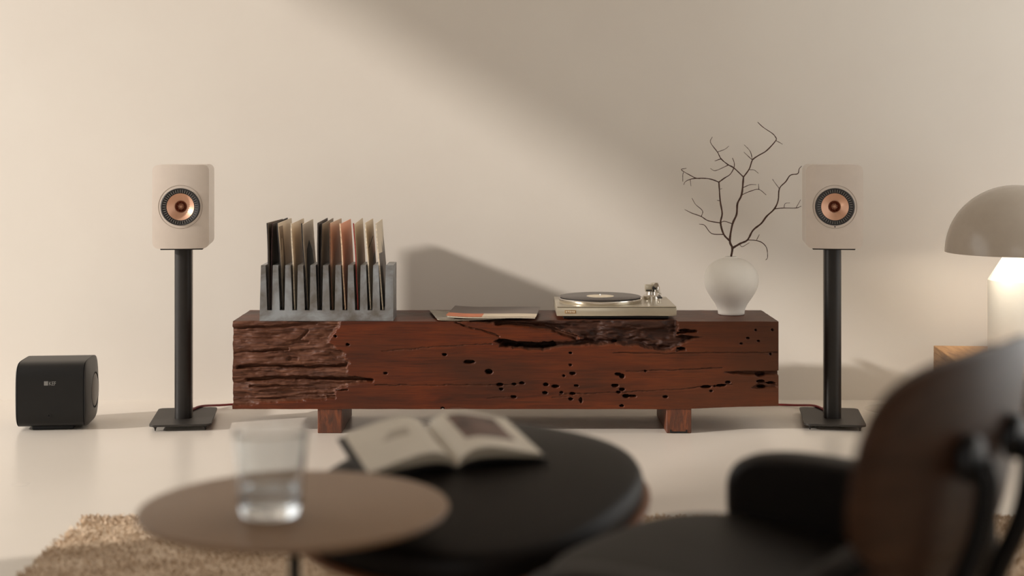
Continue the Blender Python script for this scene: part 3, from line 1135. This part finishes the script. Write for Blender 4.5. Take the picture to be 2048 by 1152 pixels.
M_MAGDARK = mat('magazine_cover_dark', (88, 74, 67), 0.35, 0, 0.25, 14)
M_MAGORANGE = mat('magazine_cover_orange', (192, 104, 60), 0.4, 0, 0.15, 30)
M_MAGPALE = mat('magazine_cover_pale', (206, 190, 166), 0.45, 0, 0.08, 20)
M_MAGGREY = mat('magazine_cover_grey', (150, 142, 128), 0.4, 0, 0.35, 30)
magazine('magazine', (-0.150, 5.200, BZ1 + 0.0005), R(9), 0.25, 0.27, 0.004,
         [('cover', M_MAGGREY, -0.5, 0.5, -0.5, 0.5)], 'grey open magazine under the brown one beside the record rack', 0.004)
magazine('magazine', (-0.050, 5.195, BZ1 + 0.0105), R(-4), 0.32, 0.30, 0.006,
         [('cover', M_MAGDARK, -0.5, 0.5, -0.22, 0.5), ('cover_border', M_MAGPALE, -0.1, 0.5, -0.5, -0.22), ('cover_patch', M_MAGORANGE, -0.5, -0.1, -0.5, -0.22)],
         'brown magazine with orange corner lying on top between rack and turntable', 0.002)

# ------------------------------------------------------------------ turntable
tt = empty('turntable', (0.389, 5.255, BZ1))
tag(tt, 'silver turntable with a record on its platter, on the timber bench', 'turntable')
hw, hd = 0.215, 0.165
boxo('base', M_TTDARK, tt, -hw + 0.025, hw - 0.025, -hd + 0.03, hd - 0.03, 0.001, 0.0150, 0.003, 1)
boxo('plinth', M_TTSILVER, tt, -hw, hw, -hd, hd, 0.0140, 0.0445, 0.003, 2)
boxo('top_plate', M_TTSILVER, tt, -hw + 0.001, hw - 0.001, -hd + 0.001, hd - 0.001, 0.0458, 0.0490, 0.0012, 1)
boxo('trim_line', M_TTLINE, tt, -hw + 0.003, hw - 0.003, -hd + 0.003, hd - 0.003, 0.0440, 0.0462)  # dark trim line between plinth and top plate
bd = boxo('badge', M_BRONZE, tt, -0.186, -0.146, -hd - 0.001, -hd + 0.002, 0.0235, 0.0355, 0.0006, 1)
bm = bmesh.new()
for k in range(5):
    box(bm, -0.182 + k * 0.0068, -0.1778 + k * 0.0068, -hd - 0.0016, -hd, 0.027 + 0.001 * (k % 2), 0.0325)
obj('badge_emblem', bm, M_LABEL, bd)
px_ = -0.048
latheo('platter', M_CHROME, tt, [(0, 0.049), (0.150, 0.049), (0.152, 0.052), (0.153, 0.060), (0.151, 0.0635), (0.146, 0.0645), (0, 0.0645)], 96, 'z', (px_, 0, 0))
latheo('platter_mat', M_TTDARK, tt, [(0, 0.0645), (0.148, 0.0645), (0.148, 0.0665), (0, 0.0665)], 96, 'z', (px_, 0, 0))
latheo('spindle', M_CHROME, tt, [(0, 0.0760), (0.0025, 0.0755), (0.0032, 0.073), (0.0032, 0.0665)], 20, 'z', (px_, 0, 0))
for k in range(3):
    latheo('knob', M_TTDARK, tt, [(0, 0.060), (0.004, 0.060), (0.0045, 0.049)], 16, 'z', (-0.185 + k * 0.011, 0.130, 0))
ta = empty('tonearm_anchor')  # replaced below by a mesh part
bpy.data.objects.remove(ta)
bx_, by_ = 0.150, 0.075
arm = latheo('tonearm_base', M_CHROME, tt, [(0, 0.049), (0.034, 0.049), (0.034, 0.062), (0.030, 0.066), (0.022, 0.067), (0.020, 0.078), (0, 0.078)], 48, 'z', (bx_, by_, 0))
boxo('bearing_block', M_TTSILVER, arm, bx_ - 0.026, bx_ + 0.002, by_ - 0.014, by_ + 0.014, 0.078, 0.104, 0.003, 2)
boxo('bearing_gap', M_TTDARK, arm, bx_ - 0.023, bx_ - 0.001, by_ - 0.0152, by_ + 0.0152, 0.081, 0.086)
latheo('pivot', M_CHROME, arm, [(0, 0.112), (0.006, 0.111), (0.008, 0.100), (0.012, 0.094), (0.013, 0.080), (0.010, 0.072), (0, 0.072)], 32, 'z', (bx_ + 0.018, by_, 0))
latheo('bias_dial', M_CHROME, arm, [(0, -0.009), (0.009, -0.009), (0.010, -0.004), (0.010, 0.006), (0, 0.006)], 28, 'y', (bx_ + 0.014, by_ - 0.014, 0.103))
latheo('bearing_cap', M_TTDARK, arm, [(0, -0.020), (0.005, -0.020), (0.006, -0.012), (0, -0.012)], 20, 'y', (bx_ + 0.006, by_, 0.092))
tubeo('arm_tube', M_CHROME, arm, [(bx_ + 0.012, by_ + 0.03, 0.090), (bx_ + 0.016, by_ - 0.05, 0.087), (bx_ + 0.018, by_ - 0.13, 0.083), (bx_ + 0.010, by_ - 0.185, 0.080)], 0.0042, 0.0036, 14, 6)
boxo('headshell', M_TTDARK, arm, bx_ - 0.002, bx_ + 0.016, by_ - 0.222, by_ - 0.182, 0.075, 0.080, 0.002, 1)
latheo('counterweight', M_TTSILVER, arm, [(0, 0.020), (0.016, 0.020), (0.017, 0.024), (0.017, 0.052), (0.015, 0.056), (0, 0.056)], 32, 'y', (bx_ + 0.012, by_, 0.090))
latheo('arm_rest', M_CHROME, arm, [(0, 0.078), (0.004, 0.078), (0.004, 0.056), (0.008, 0.052), (0.008, 0.049)], 20, 'z', (bx_ + 0.018, by_ - 0.10, 0))
rec = empty('vinyl_record', (0.389 + px_, 5.255, BZ1 + 0.0668))
tag(rec, 'dark vinyl record with cream label lying on the turntable platter', 'record')
latheo('disc', M_VINYL, rec, [(0.0035, 0), (0.149, 0), (0.1505, 0.001), (0.149, 0.002), (0.0035, 0.002)], 96, close=True)
latheo('label', M_LABEL, rec, [(0.0036, 0.0020), (0.0036, 0.0024), (0.050, 0.0024), (0.0505, 0.0020)], 48)

# ------------------------------------------------------------------ vase and branch
VX, VY = 0.826, 5.262
vz_ = BZ1 + 0.0005
prof = [(0.0, 0.0), (0.045, 0.0), (0.0485, 0.002), (0.0490, 0.010), (0.0515, 0.022), (0.060, 0.040), (0.074, 0.060), (0.088, 0.082), (0.0965, 0.102), (0.1005, 0.122),
        (0.1000, 0.140), (0.0945, 0.160), (0.083, 0.178), (0.066, 0.193), (0.046, 0.203), (0.030, 0.2075), (0.0235, 0.2095), (0.0225, 0.213), (0.0210, 0.2145), (0.0185, 0.2135),
        (0.0180, 0.208), (0.030, 0.203), (0.060, 0.190), (0.085, 0.165), (0.094, 0.130), (0.080, 0.080), (0.050, 0.030), (0.040, 0.012), (0, 0.012)]
vase = empty('vase', (VX, VY, vz_))
tag(vase, 'white matte round-bellied ceramic vase holding a bare branch', 'vase')
latheo('vase_body', M_VASE, vase, prof, 72, sharp=60)

br = empty('bare_branch', (VX, VY, vz_ + 0.02))
tag(br, 'bare leafless forked branch standing in the white vase', 'branch')


def bp(zx, zy, dy=0.0):
    px, py = 1340 + zx / 2.743, 230 + zy / 2.743
    s = (5.262 + dy) / 2844.0
    return Vector(((px - 1016) * s - VX, dy, 1.025 - (py - 290) * s - vz_ - 0.02))


def bpath(pts, d0, d1):
    return [bp(x, y, d0 + (d1 - d0) * i / (len(pts) - 1)) for i, (x, y) in enumerate(pts)]


stems = [
    ([(338, 830), (335, 780), (342, 730), (328, 690), (342, 600), (365, 545), (370, 485), (393, 435), (403, 340)], 0, .02, .0046, .0030),
    ([(328, 690), (295, 655), (277, 592), (286, 540), (275, 470), (268, 368)], .0, -.05, .0036, .0024),
    ([(342, 730), (385, 705), (425, 685), (455, 632), (500, 595), (530, 555), (572, 515), (593, 468), (600, 403), (635, 365), (660, 330), (700, 322), (708, 296), (722, 280)], 0, .11, .0040, .0012),
    ([(403, 340), (435, 295), (452, 247), (485, 222), (530, 195), (580, 140), (578, 120), (560, 100), (512, 68), (480, 38)], .02, .05, .0028, .0012),
]
twigs = [
    ([(268, 368), (225, 352), (180, 347), (120, 350), (85, 365), (75, 382)], -.05, -.09, .0022, .0010),
    ([(268, 368), (300, 345), (330, 325), (350, 290), (352, 262), (342, 235)], -.05, -.03, .0022, .0010),
    ([(180, 347), (145, 347), (110, 330), (75, 310), (62, 298), (90, 292)], -.075, -.10, .0018, .0010),
    ([(75, 310), (70, 330), (70, 365)], -.095, -.10, .0012, .0008),
    ([(110, 352), (115, 390)], -.08, -.085, .0012, .0008),
    ([(277, 592), (210, 580), (170, 556), (120, 538), (80, 518)], -.02, .04, .0022, .0010),
    ([(172, 556), (178, 525), (140, 490), (120, 455)], .02, .05, .0015, .0009),
    ([(277, 590), (300, 583), (345, 598)], -.02, .01, .0016, .0012),
    ([(295, 655), (228, 650), (190, 605), (160, 598)], -.01, -.06, .0018, .0009),
    ([(275, 470), (258, 468)], -.04, -.045, .0012, .0008),
    ([(273, 407), (286, 403)], -.045, -.05, .0012, .0008),
    ([(403, 340), (350, 290), (318, 272), (280, 240), (260, 203), (222, 150), (232, 120)], .02, -.03, .0026, .0010),
    ([(260, 203), (300, 188), (323, 170)], -.01, .01, .0014, .0008),
    ([(280, 240), (245, 252)], -.01, .0, .0014, .0008),
    ([(318, 275), (250, 305), (222, 293)], 0, .03, .0015, .0008),
    ([(580, 140), (600, 150), (617, 160)], .04, .05, .0014, .0009),
    ([(452, 247), (440, 200), (407, 163)], .03, .0, .0015, .0008),
    ([(452, 247), (425, 222), (405, 203)], .03, .06, .0014, .0008),
    ([(435, 300), (462, 302), (485, 320)], .02, .05, .0014, .0008),
    ([(393, 438), (440, 418), (487, 408), (527, 438)], .01, -.03, .0017, .0009),
    ([(487, 408), (485, 378)], -.015, -.02, .0012, .0008),
    ([(403, 397), (440, 382), (473, 382)], .015, .05, .0014, .0008),
    ([(600, 403), (580, 378), (562, 352)], .04, .02, .0014, .0008),
    ([(572, 515), (620, 510), (690, 510), (719, 500)], .03, .09, .0020, .0010),
    ([(690, 511), (716, 465)], .08, .10, .0013, .0008),
    ([(625, 508), (632, 485), (658, 482)], .04, .03, .0012, .0008),
    ([(425, 685), (470, 688), (505, 700), (530, 730), (535, 780), (525, 795)], .01, -.05, .0020, .0009),
    ([(475, 685), (490, 655)], -.01, -.02, .0012, .0008),
    ([(380, 708), (397, 722), (435, 700)], 0, -.02, .0012, .0008),
]
for pts, d0, d1, r0, r1 in stems:
    tubeo('stem', M_BRANCH, br, bpath(pts, d0, d1), r0, r1, 8, 4, 0.35)
for pts, d0, d1, r0, r1 in twigs:
    tubeo('twig', M_BRANCH, br, bpath(pts, d0, d1), r0, r1, 6, 4, 0.45)

# ------------------------------------------------------------------ speaker cable along the wall
cab = tubeo('speaker_cable', M_CABLE, None, [(-1.19, 5.34, 0.030), (-1.17, 5.43, 0.028), (-1.12, 5.55, 0.010), (-0.98, 5.60, 0.007), (-0.5, 5.61, 0.0065), (0.4, 5.60, 0.0065),
                                             (0.98, 5.585, 0.0065), (1.12, 5.56, 0.008), (1.17, 5.44, 0.028), (1.19, 5.34, 0.030)], 0.0045, 0.0045, 10, 8)
tag(cab, 'thin dark red cable on the floor behind the bench between the stands', 'cable')

# ------------------------------------------------------------------ lamp and its box table
bt = empty('wooden_box_table', (2.03, 5.20, 0), R(-6))
tag(bt, 'low oak box table under the mushroom lamp', 'side table')
boxo('table_top', M_OAK, bt, -0.40, 0.40, -0.33, 0.33, 0.215, 0.240, 0.002, 1)
boxo('side_panel', M_OAK, bt, -0.40, -0.378, -0.33, 0.33, 0.0, 0.215, 0.001, 1)
boxo('side_panel', M_OAK, bt, 0.378, 0.40, -0.33, 0.33, 0.0, 0.215, 0.001, 1)
boxo('back_panel', M_OAK, bt, -0.378, 0.378, 0.308, 0.33, 0.0, 0.215)
boxo('shelf', M_OAK, bt, -0.378, 0.378, -0.33, 0.308, 0.03, 0.05)
LX, LY, LZ = 1.842, 5.150, 0.2405
lamp = empty('mushroom_lamp', (LX, LY, LZ))
tag(lamp, 'mushroom table lamp with glossy taupe dome and white lit base', 'lamp')
rim = 0.635 - LZ + 0.0
latheo('base', M_LAMPWHITE, lamp, [(0, 0), (0.096, 0), (0.100, 0.003), (0.100, 0.296), (0.098, 0.300), (0.012, 0.440), (0.008, 0.470), (0.0, 0.470)], 72, sharp=25)
Rs = 0.250
zr = 0.395
shp = []
for k in range(25):
    a = math.pi / 2 * k / 24
    shp.append((Rs * math.cos(a), zr + 0.245 * math.sin(a)))
shp[-1] = (0, zr + 0.245)
inn = []
for k in range(24, -1, -1):
    a = math.pi / 2 * k / 24
    inn.append(((Rs - 0.004) * math.cos(a), zr + 0.241 * math.sin(a)))
inn[0] = (0, zr + 0.241)
shade = latheo('shade', M_SHADE, lamp, shp, 96, sharp=40)
latheo('shade_lining', M_LAMPWHITE, shade, inn + [(Rs, zr)], 96, sharp=40)
latheo('stem', M_CHROME, lamp, [(0.005, 0.46), (0.005, zr + 0.242)], 16)
for k, (ax, ay) in enumerate(((-0.11, -0.14), (0.13, 0.11))):
    b = latheo('bulb', M_BULB, lamp, [(0, -0.026), (0.014, -0.022), (0.024, -0.008), (0.024, 0.008), (0.014, 0.026), (0.010, 0.04), (0, 0.04)], 24, 'z', (ax, ay, zr + 0.075))
    pl_ = bpy.data.lights.new('bulb_light', 'POINT')
    pl_.energy = 1.7
    pl_.color = (1.0, 0.90, 0.76)
    pl_.shadow_soft_size = 0.03
    po = bpy.data.objects.new('bulb_light', pl_)
    po.location = (ax, ay, zr + 0.045)
    po.parent = lamp
    COL.objects.link(po)

# ------------------------------------------------------------------ rug
RUX0, RUX1, RUY0, RUY1 = -1.15, 1.75, 0.7, 3.875
rug = empty('rug', (0, 0, 0))
tag(rug, 'beige shaggy wool rug under the lounge chair and side table', 'rug')
nx, ny = 120, 130
gx, gy = np.meshgrid(np.linspace(RUX0, RUX1, nx), np.linspace(RUY0, RUY1, ny))
gx2 = gx + (vnoise(gy * 12, gx * 0 + 3, 201) - .5) * 0.012
gy2 = gy + (vnoise(gx * 12, gy * 0 + 9, 202) - .5) * 0.010
gz = 0.010 + 0.006 * fbm(gx * 12, gy * 12, 203, 3)
edge = (gx == RUX0) | (gx == RUX1) | (gy == gy.min()) | (gy == gy.max())
gz[edge] = 0.001
idx = np.arange(nx * ny).reshape(ny, nx)
fc = np.stack([idx[:-1, :-1], idx[:-1, 1:], idx[1:, 1:], idx[1:, :-1]], -1).reshape(-1, 4).tolist()
me = bpy.data.meshes.new('rug_backing')
me.from_pydata(np.stack([gx2, gy2, gz], -1).reshape(-1, 3).tolist(), [], fc)
link('rug_backing', me, M_RUG, rug, smooth=True)
NB = 130000
bx = rng.uniform(RUX0 - 0.004, RUX1 + 0.004, NB)
by = RUY1 + 0.004 - (RUY1 - 1.2) * rng.random(NB) ** 1.25
ba = rng.uniform(0, 2 * np.pi, NB)
hh = rng.uniform(0.006, 0.013, NB)
ww = rng.uniform(0.0022, 0.0042, NB)
lx_ = rng.normal(0, 0.006, NB)
ly_ = rng.normal(0, 0.006, NB)
zb = np.full(NB, 0.008)
p0 = np.stack([bx - ww * np.cos(ba), by - ww * np.sin(ba), zb], -1)
p1 = np.stack([bx + ww * np.cos(ba), by + ww * np.sin(ba), zb], -1)
p2 = np.stack([bx + lx_ + ww * .5 * np.cos(ba), by + ly_ + ww * .5 * np.sin(ba), zb + hh], -1)
p3 = np.stack([bx + lx_ - ww * .5 * np.cos(ba), by + ly_ - ww * .5 * np.sin(ba), zb + hh], -1)
vt = np.stack([p0, p1, p2, p3], 1).reshape(-1, 3).astype(np.float32)
me = bpy.data.meshes.new('rug_pile')
me.vertices.add(NB * 4)
me.vertices.foreach_set('co', vt.reshape(-1))
me.loops.add(NB * 4)
me.loops.foreach_set('vertex_index', np.arange(NB * 4, dtype=np.int32))
me.polygons.add(NB)
me.polygons.foreach_set('loop_start', np.arange(0, NB * 4, 4, dtype=np.int32))
me.update()
me.validate()
pile = link('rug_pile', me, M_RUG, rug)
pile['kind'] = 'stuff'

# ------------------------------------------------------------------ round side table and glass
TX, TY, TZ = -0.318, 2.120, 0.488
st = empty('round_side_table', (TX, TY, 0.018))
tag(st, 'small round taupe side table with thin dark pole in the foreground', 'side table')
z1 = TZ - 0.018
latheo('table_top', M_TABLE, st, [(0, z1 - 0.014), (0.205, z1 - 0.014), (0.226, z1 - 0.010), (0.230, z1 - 0.004), (0.229, z1 - 0.001), (0.226, z1), (0, z1)], 96, sharp=30)
latheo('pole', M_TABLEPOLE, st, [(0.009, 0.01), (0.009, z1 - 0.014)], 24)
latheo('mounting_disc', M_TABLEPOLE, st, [(0, z1 - 0.022), (0.05, z1 - 0.022), (0.05, z1 - 0.014), (0, z1 - 0.014)], 32)
latheo('foot', M_TABLEPOLE, st, [(0, 0), (0.150, 0), (0.152, 0.004), (0.148, 0.009), (0.02, 0.014), (0, 0.014)], 64)
gl = empty('drinking_glass', (-0.345, 2.066, TZ + 0.0005))
tag(gl, 'clear glass tumbler with a little water on the round table', 'glass')
ro0, ro1, gh = 0.0430, 0.0545, 0.124
gp = [(0, 0.0), (ro0 - 0.006, 0.0), (ro0 - 0.002, 0.0012), (ro0, 0.005)]
for k in range(1, 13):
    h_ = 0.005 + (gh - 0.0065) * k / 12
    gp.append((ro0 + (ro1 - ro0) * (h_ / gh) ** 0.9, h_))
gp += [(ro1 - 0.0008, gh), (ro1 - 0.0020, gh), (ro1 - 0.0027, gh - 0.0015)]
for k in range(11, -1, -1):
    h_ = 0.024 + (gh - 0.0255) * k / 12
    gp.append((ro0 + (ro1 - ro0) * (h_ / gh) ** 0.9 - 0.0028 - 0.0008 * (1 - k / 12), h_))
gp += [(ro0 - 0.006, 0.016), (ro0 - 0.013, 0.0135), (0, 0.013)]
latheo('tumbler', M_GLASS, gl, gp, 72, sharp=28)
latheo('water', M_WATER, gl, [(0, 0.0135), (ro0 - 0.013, 0.0140), (ro0 - 0.0064, 0.0165), (ro0 - 0.0022, 0.0242), (ro0 - 0.0006, 0.038), (0, 0.038)], 64, sharp=28)

# ------------------------------------------------------------------ ottoman
OX, OY, OZ = -0.055, 2.455, 0.0
ot = empty('ottoman', (OX, OY, 0.018), R(60))
tag(ot, 'black leather ottoman with plywood shell carrying the open book', 'ottoman')
# local: +x lateral (far), +y away from the chair; the top leans gently
TILT = 0.13
ZO = 0.375


def owarp(x, y, z):
    wx = x * math.cos(R(60)) - y * math.sin(R(60))
    wy = x * math.sin(R(60)) + y * math.cos(R(60))
    return (x, y, ZO + z + TILT * wy)


def oshell(x, y, z):
    X_, Y_, Z_ = owarp(x, y, z)
    r2 = (x / 0.33) ** 2 + (y / 0.29) ** 2
    return (X_, Y_, Z_ - 0.030 + 0.030 * r2)


bm = bmesh.new()
pad(bm, 0.640, 0.530, 2.4, cushion_prof(0.055, 0.020, 0.05), owarp)
oc = obj('seat_cushion', bm, M_LEATHER, ot, sharp=80)
bm = bmesh.new()
pad(bm, 0.662, 0.552, 2.4, shell_prof(0.011), oshell)
obj('shell', bm, M_PLYEDGE, ot, sharp=60)
latheo('column', M_ALU_BLK, ot, [(0.022, 0.05), (0.022, 0.32), (0.06, 0.335), (0.06, 0.352), (0, 0.352)], 32)
for k in range(4):
    a = R(45 + 90 * k)
    bm = bmesh.new()
    tube(bm, [(0, 0, 0.062), (0.12 * math.cos(a), 0.12 * math.sin(a), 0.050), (0.25 * math.cos(a), 0.25 * math.sin(a), 0.016)], 0.020, 0.011, 10, 4)
    lg = obj('base_leg', bm, M_ALU_BLK, ot, sharp=60)
    latheo('glide', M_ALU, lg, [(0, 0), (0.014, 0), (0.014, 0.010), (0.006, 0.016), (0, 0.016)], 16, 'z', (0.25 * math.cos(a), 0.25 * math.sin(a), 0))

# ------------------------------------------------------------------ open book on the ottoman
bk = empty('open_book', (-0.120, 2.540, 0.4815), 0)
tag(bk, 'open illustrated book with dark cover lying on the black ottoman', 'book')
bk.rotation_euler = (Matrix.Rotation(math.atan(0.12), 4, 'X') @ Matrix.Rotation(R(18), 4, 'Z')).to_euler()
PW, PH = 0.154, 0.215


def page_z(s):
    # page-block height across one half; s 0 at the spine, 1 at the fore edge
    return 0.004 + 0.030 * math.sin(math.pi * min(1, s * 1.02) ** 0.62) * (1 - 0.35 * s) + 0.006 * s


def leaf(nm, m, sgn, s0, s1, v0, v1, za, zb_, parent, n=22):
    bm = bmesh.new()
    A = []
    for i in range(n + 1):
        s = s0 + (s1 - s0) * i / n
        x = sgn * (0.002 + s * PW)
        zt = page_z(s)
        row = []
        for v_, z_ in ((v0, zt + za), (v1, zt + za), (v1, zt * zb_[0] + zb_[1]), (v0, zt * zb_[0] + zb_[1])):
            row.append(bm.verts.new((x, v_ * PH, z_)))
        A.append(row)
    for i in range(n):
        for k in range(4):
            bm.faces.new((A[i][k], A[i][(k + 1) % 4], A[i + 1][(k + 1) % 4], A[i + 1][k]))
    bm.faces.new(A[0])
    bm.faces.new(A[-1][::-1])
    return obj(nm, bm, m, parent, sharp=40)


for sgn, side in ((-1, 'left'), (1, 'right')):
    blk = leaf('page_block', M_PAGEEDGE, sgn, 0.0, 0.985, -0.49, 0.49, 0.0, (0.45, 0.0005), bk)
    leaf('top_page', M_PAPER, sgn, 0.0, 0.99, -0.49, 0.49, 0.0012, (1.0, 0.0002), blk)
    if sgn > 0:
        leaf('picture', M_PHOTO, sgn, 0.20, 0.80, -0.22, 0.40, 0.0018, (1.0, 0.0012), blk)
    else:
        for q in range(3):
            leaf('text_block', M_PRINT, sgn, 0.34, 0.66 - 0.05 * q, 0.02 + 0.06 * q, 0.05 + 0.06 * q, 0.0018, (1.0, 0.0012), blk)
    bm = bmesh.new()
    A = []
    for i in range(11):
        s = i / 10
        x = sgn * (0.0 + s * (PW + 0.012))
        zz = 0.42 * page_z(min(s, 1)) - 0.0022
        A.append([bm.verts.new((x, -0.51 * PH, zz)), bm.verts.new((x, 0.51 * PH, zz)), bm.verts.new((x, 0.51 * PH, zz - 0.003)), bm.verts.new((x, -0.51 * PH, zz - 0.003))])
    for i in range(10):
        for k in range(4):
            bm.faces.new((A[i][k], A[i][(k + 1) % 4], A[i + 1][(k + 1) % 4], A[i + 1][k]))
    bm.faces.new(A[0]); bm.faces.new(A[-1][::-1])
    obj('cover_board', bm, M_BOOKCOVER, bk, sharp=40)

# ------------------------------------------------------------------ lounge chair
CH = empty('lounge_chair', (0.351, 1.996, 0.018), R(53.2))
tag(CH, 'black leather lounge chair with curved walnut shells, seen from behind', 'armchair')
# local axes: +x to the sitter's right, +y forward


def plate_warp(cy, cz, tilt, kx, kv, off=0.0):
    """panel drawn in (x, v) with thickness n; stood up, leaned back by tilt, its ends curling forward"""
    ct, s_t = math.cos(tilt), math.sin(tilt)

    def f(x, v, n):
        fwd = off + n + kx * x * x + kv * v * v
        return (x, cy + fwd * ct - v * s_t, cz + v * ct + fwd * s_t)
    return f


def seat_warp(cz, tilt, kx, off=0.0):
    def f(x, y, n):
        return (x, y, cz + off + n + kx * x * x + math.tan(tilt) * y)
    return f


bm = bmesh.new()
pad(bm, 0.58, 0.54, 2.8, cushion_prof(0.075, 0.022, 0.07), seat_warp(0.308, R(8), 0.15))
obj('seat_cushion', bm, M_LEATHER, CH, sharp=80)
bm = bmesh.new()
pad(bm, 0.60, 0.56, 2.8, shell_prof(0.011), seat_warp(0.295, R(8), 0.25, -0.012))
obj('seat_shell', bm, M_WALNUT, CH, sharp=60)
# lower back
bm = bmesh.new()
pad(bm, 0.60, 0.26, 2.8, shell_prof(0.011), plate_warp(-0.270, 0.390, R(14), 0.65, 0.3))
obj('back_shell', bm, M_WALNUT, CH, sharp=60)
bm = bmesh.new()
pad(bm, 0.57, 0.25, 2.8, cushion_prof(0.060, 0.015, 0.07), plate_warp(-0.270, 0.390, R(14), 0.65, 0.3, 0.012))
obj('back_cushion', bm, M_LEATHER, CH, sharp=80)
# headrest
HT = R(9.2)
bm = bmesh.new()
pad(bm, 0.600, 0.271, 3.0, shell_prof(0.011), plate_warp(-0.322, 0.618, HT, 0.552, 0.35))
obj('headrest_shell', bm, M_WALNUT, CH, sharp=60)
bm = bmesh.new()
pad(bm, 0.50, 0.240, 3.0, cushion_prof(0.036, 0.016, 0.09), plate_warp(-0.322, 0.619, HT, 0.552, 0.35, 0.012))
obj('headrest_cushion', bm, M_LEATHER, CH, sharp=80)
# back braces
for sx in (-1, 1):
    x = sx * 0.085
    bm = bmesh.new()
    tube(bm, [(x, -0.342, 0.625), (x, -0.350, 0.590), (x, -0.338, 0.520), (x, -0.305, 0.440), (x, -0.285, 0.380)], 0.015, 0.015, 12, 5)
    b = obj('back_brace', bm, M_ALU_BLK, CH, sharp=60)
    latheo('brace_pad', M_ALU_BLK, b, [(0, -0.012), (0.026, -0.010), (0.030, -0.004), (0.030, 0.008), (0, 0.008)], 28, 'y', (x, -0.330, 0.625))
# arms
for sx in (-1, 1):
    bm = bmesh.new()
    cx_ = sx * 0.315

    def awarp(y, z, n, cx_=cx_, sx=sx):
        return (cx_ + sx * (n - 0.045) , y - 0.012 - (0.03 if sx < 0 else 0.0), 0.424 - (0.034 if sx < 0 else 0.0) + z + 0.02 * y)
    pad(bm, 0.44, 0.170, 3.4, cushion_prof(0.080, 0.010, 0.12), awarp)
    ar = obj('armrest', bm, M_LEATHER, CH, sharp=80)
    boxo('arm_plate', M_ALU_BLK, ar, min(sx * 0.27, sx * 0.33), max(sx * 0.27, sx * 0.33), -0.12, 0.10, 0.300, 0.330, 0.004, 1)
latheo('column', M_ALU_BLK, CH, [(0.025, 0.06), (0.025, 0.25), (0.08, 0.268), (0.08, 0.286), (0, 0.286)], 32)
for k in range(5):
    a = R(90 + 72 * k)
    bm = bmesh.new()
    tube(bm, [(0, 0, 0.075), (0.14 * math.cos(a), 0.14 * math.sin(a), 0.060), (0.30 * math.cos(a), 0.30 * math.sin(a), 0.016)], 0.022, 0.012, 10, 4)
    lg = obj('base_leg', bm, M_ALU_BLK, CH, sharp=60)
    latheo('glide', M_ALU, lg, [(0, 0), (0.015, 0), (0.015, 0.010), (0.006, 0.016), (0, 0.016)], 16, 'z', (0.30 * math.cos(a), 0.30 * math.sin(a), 0))
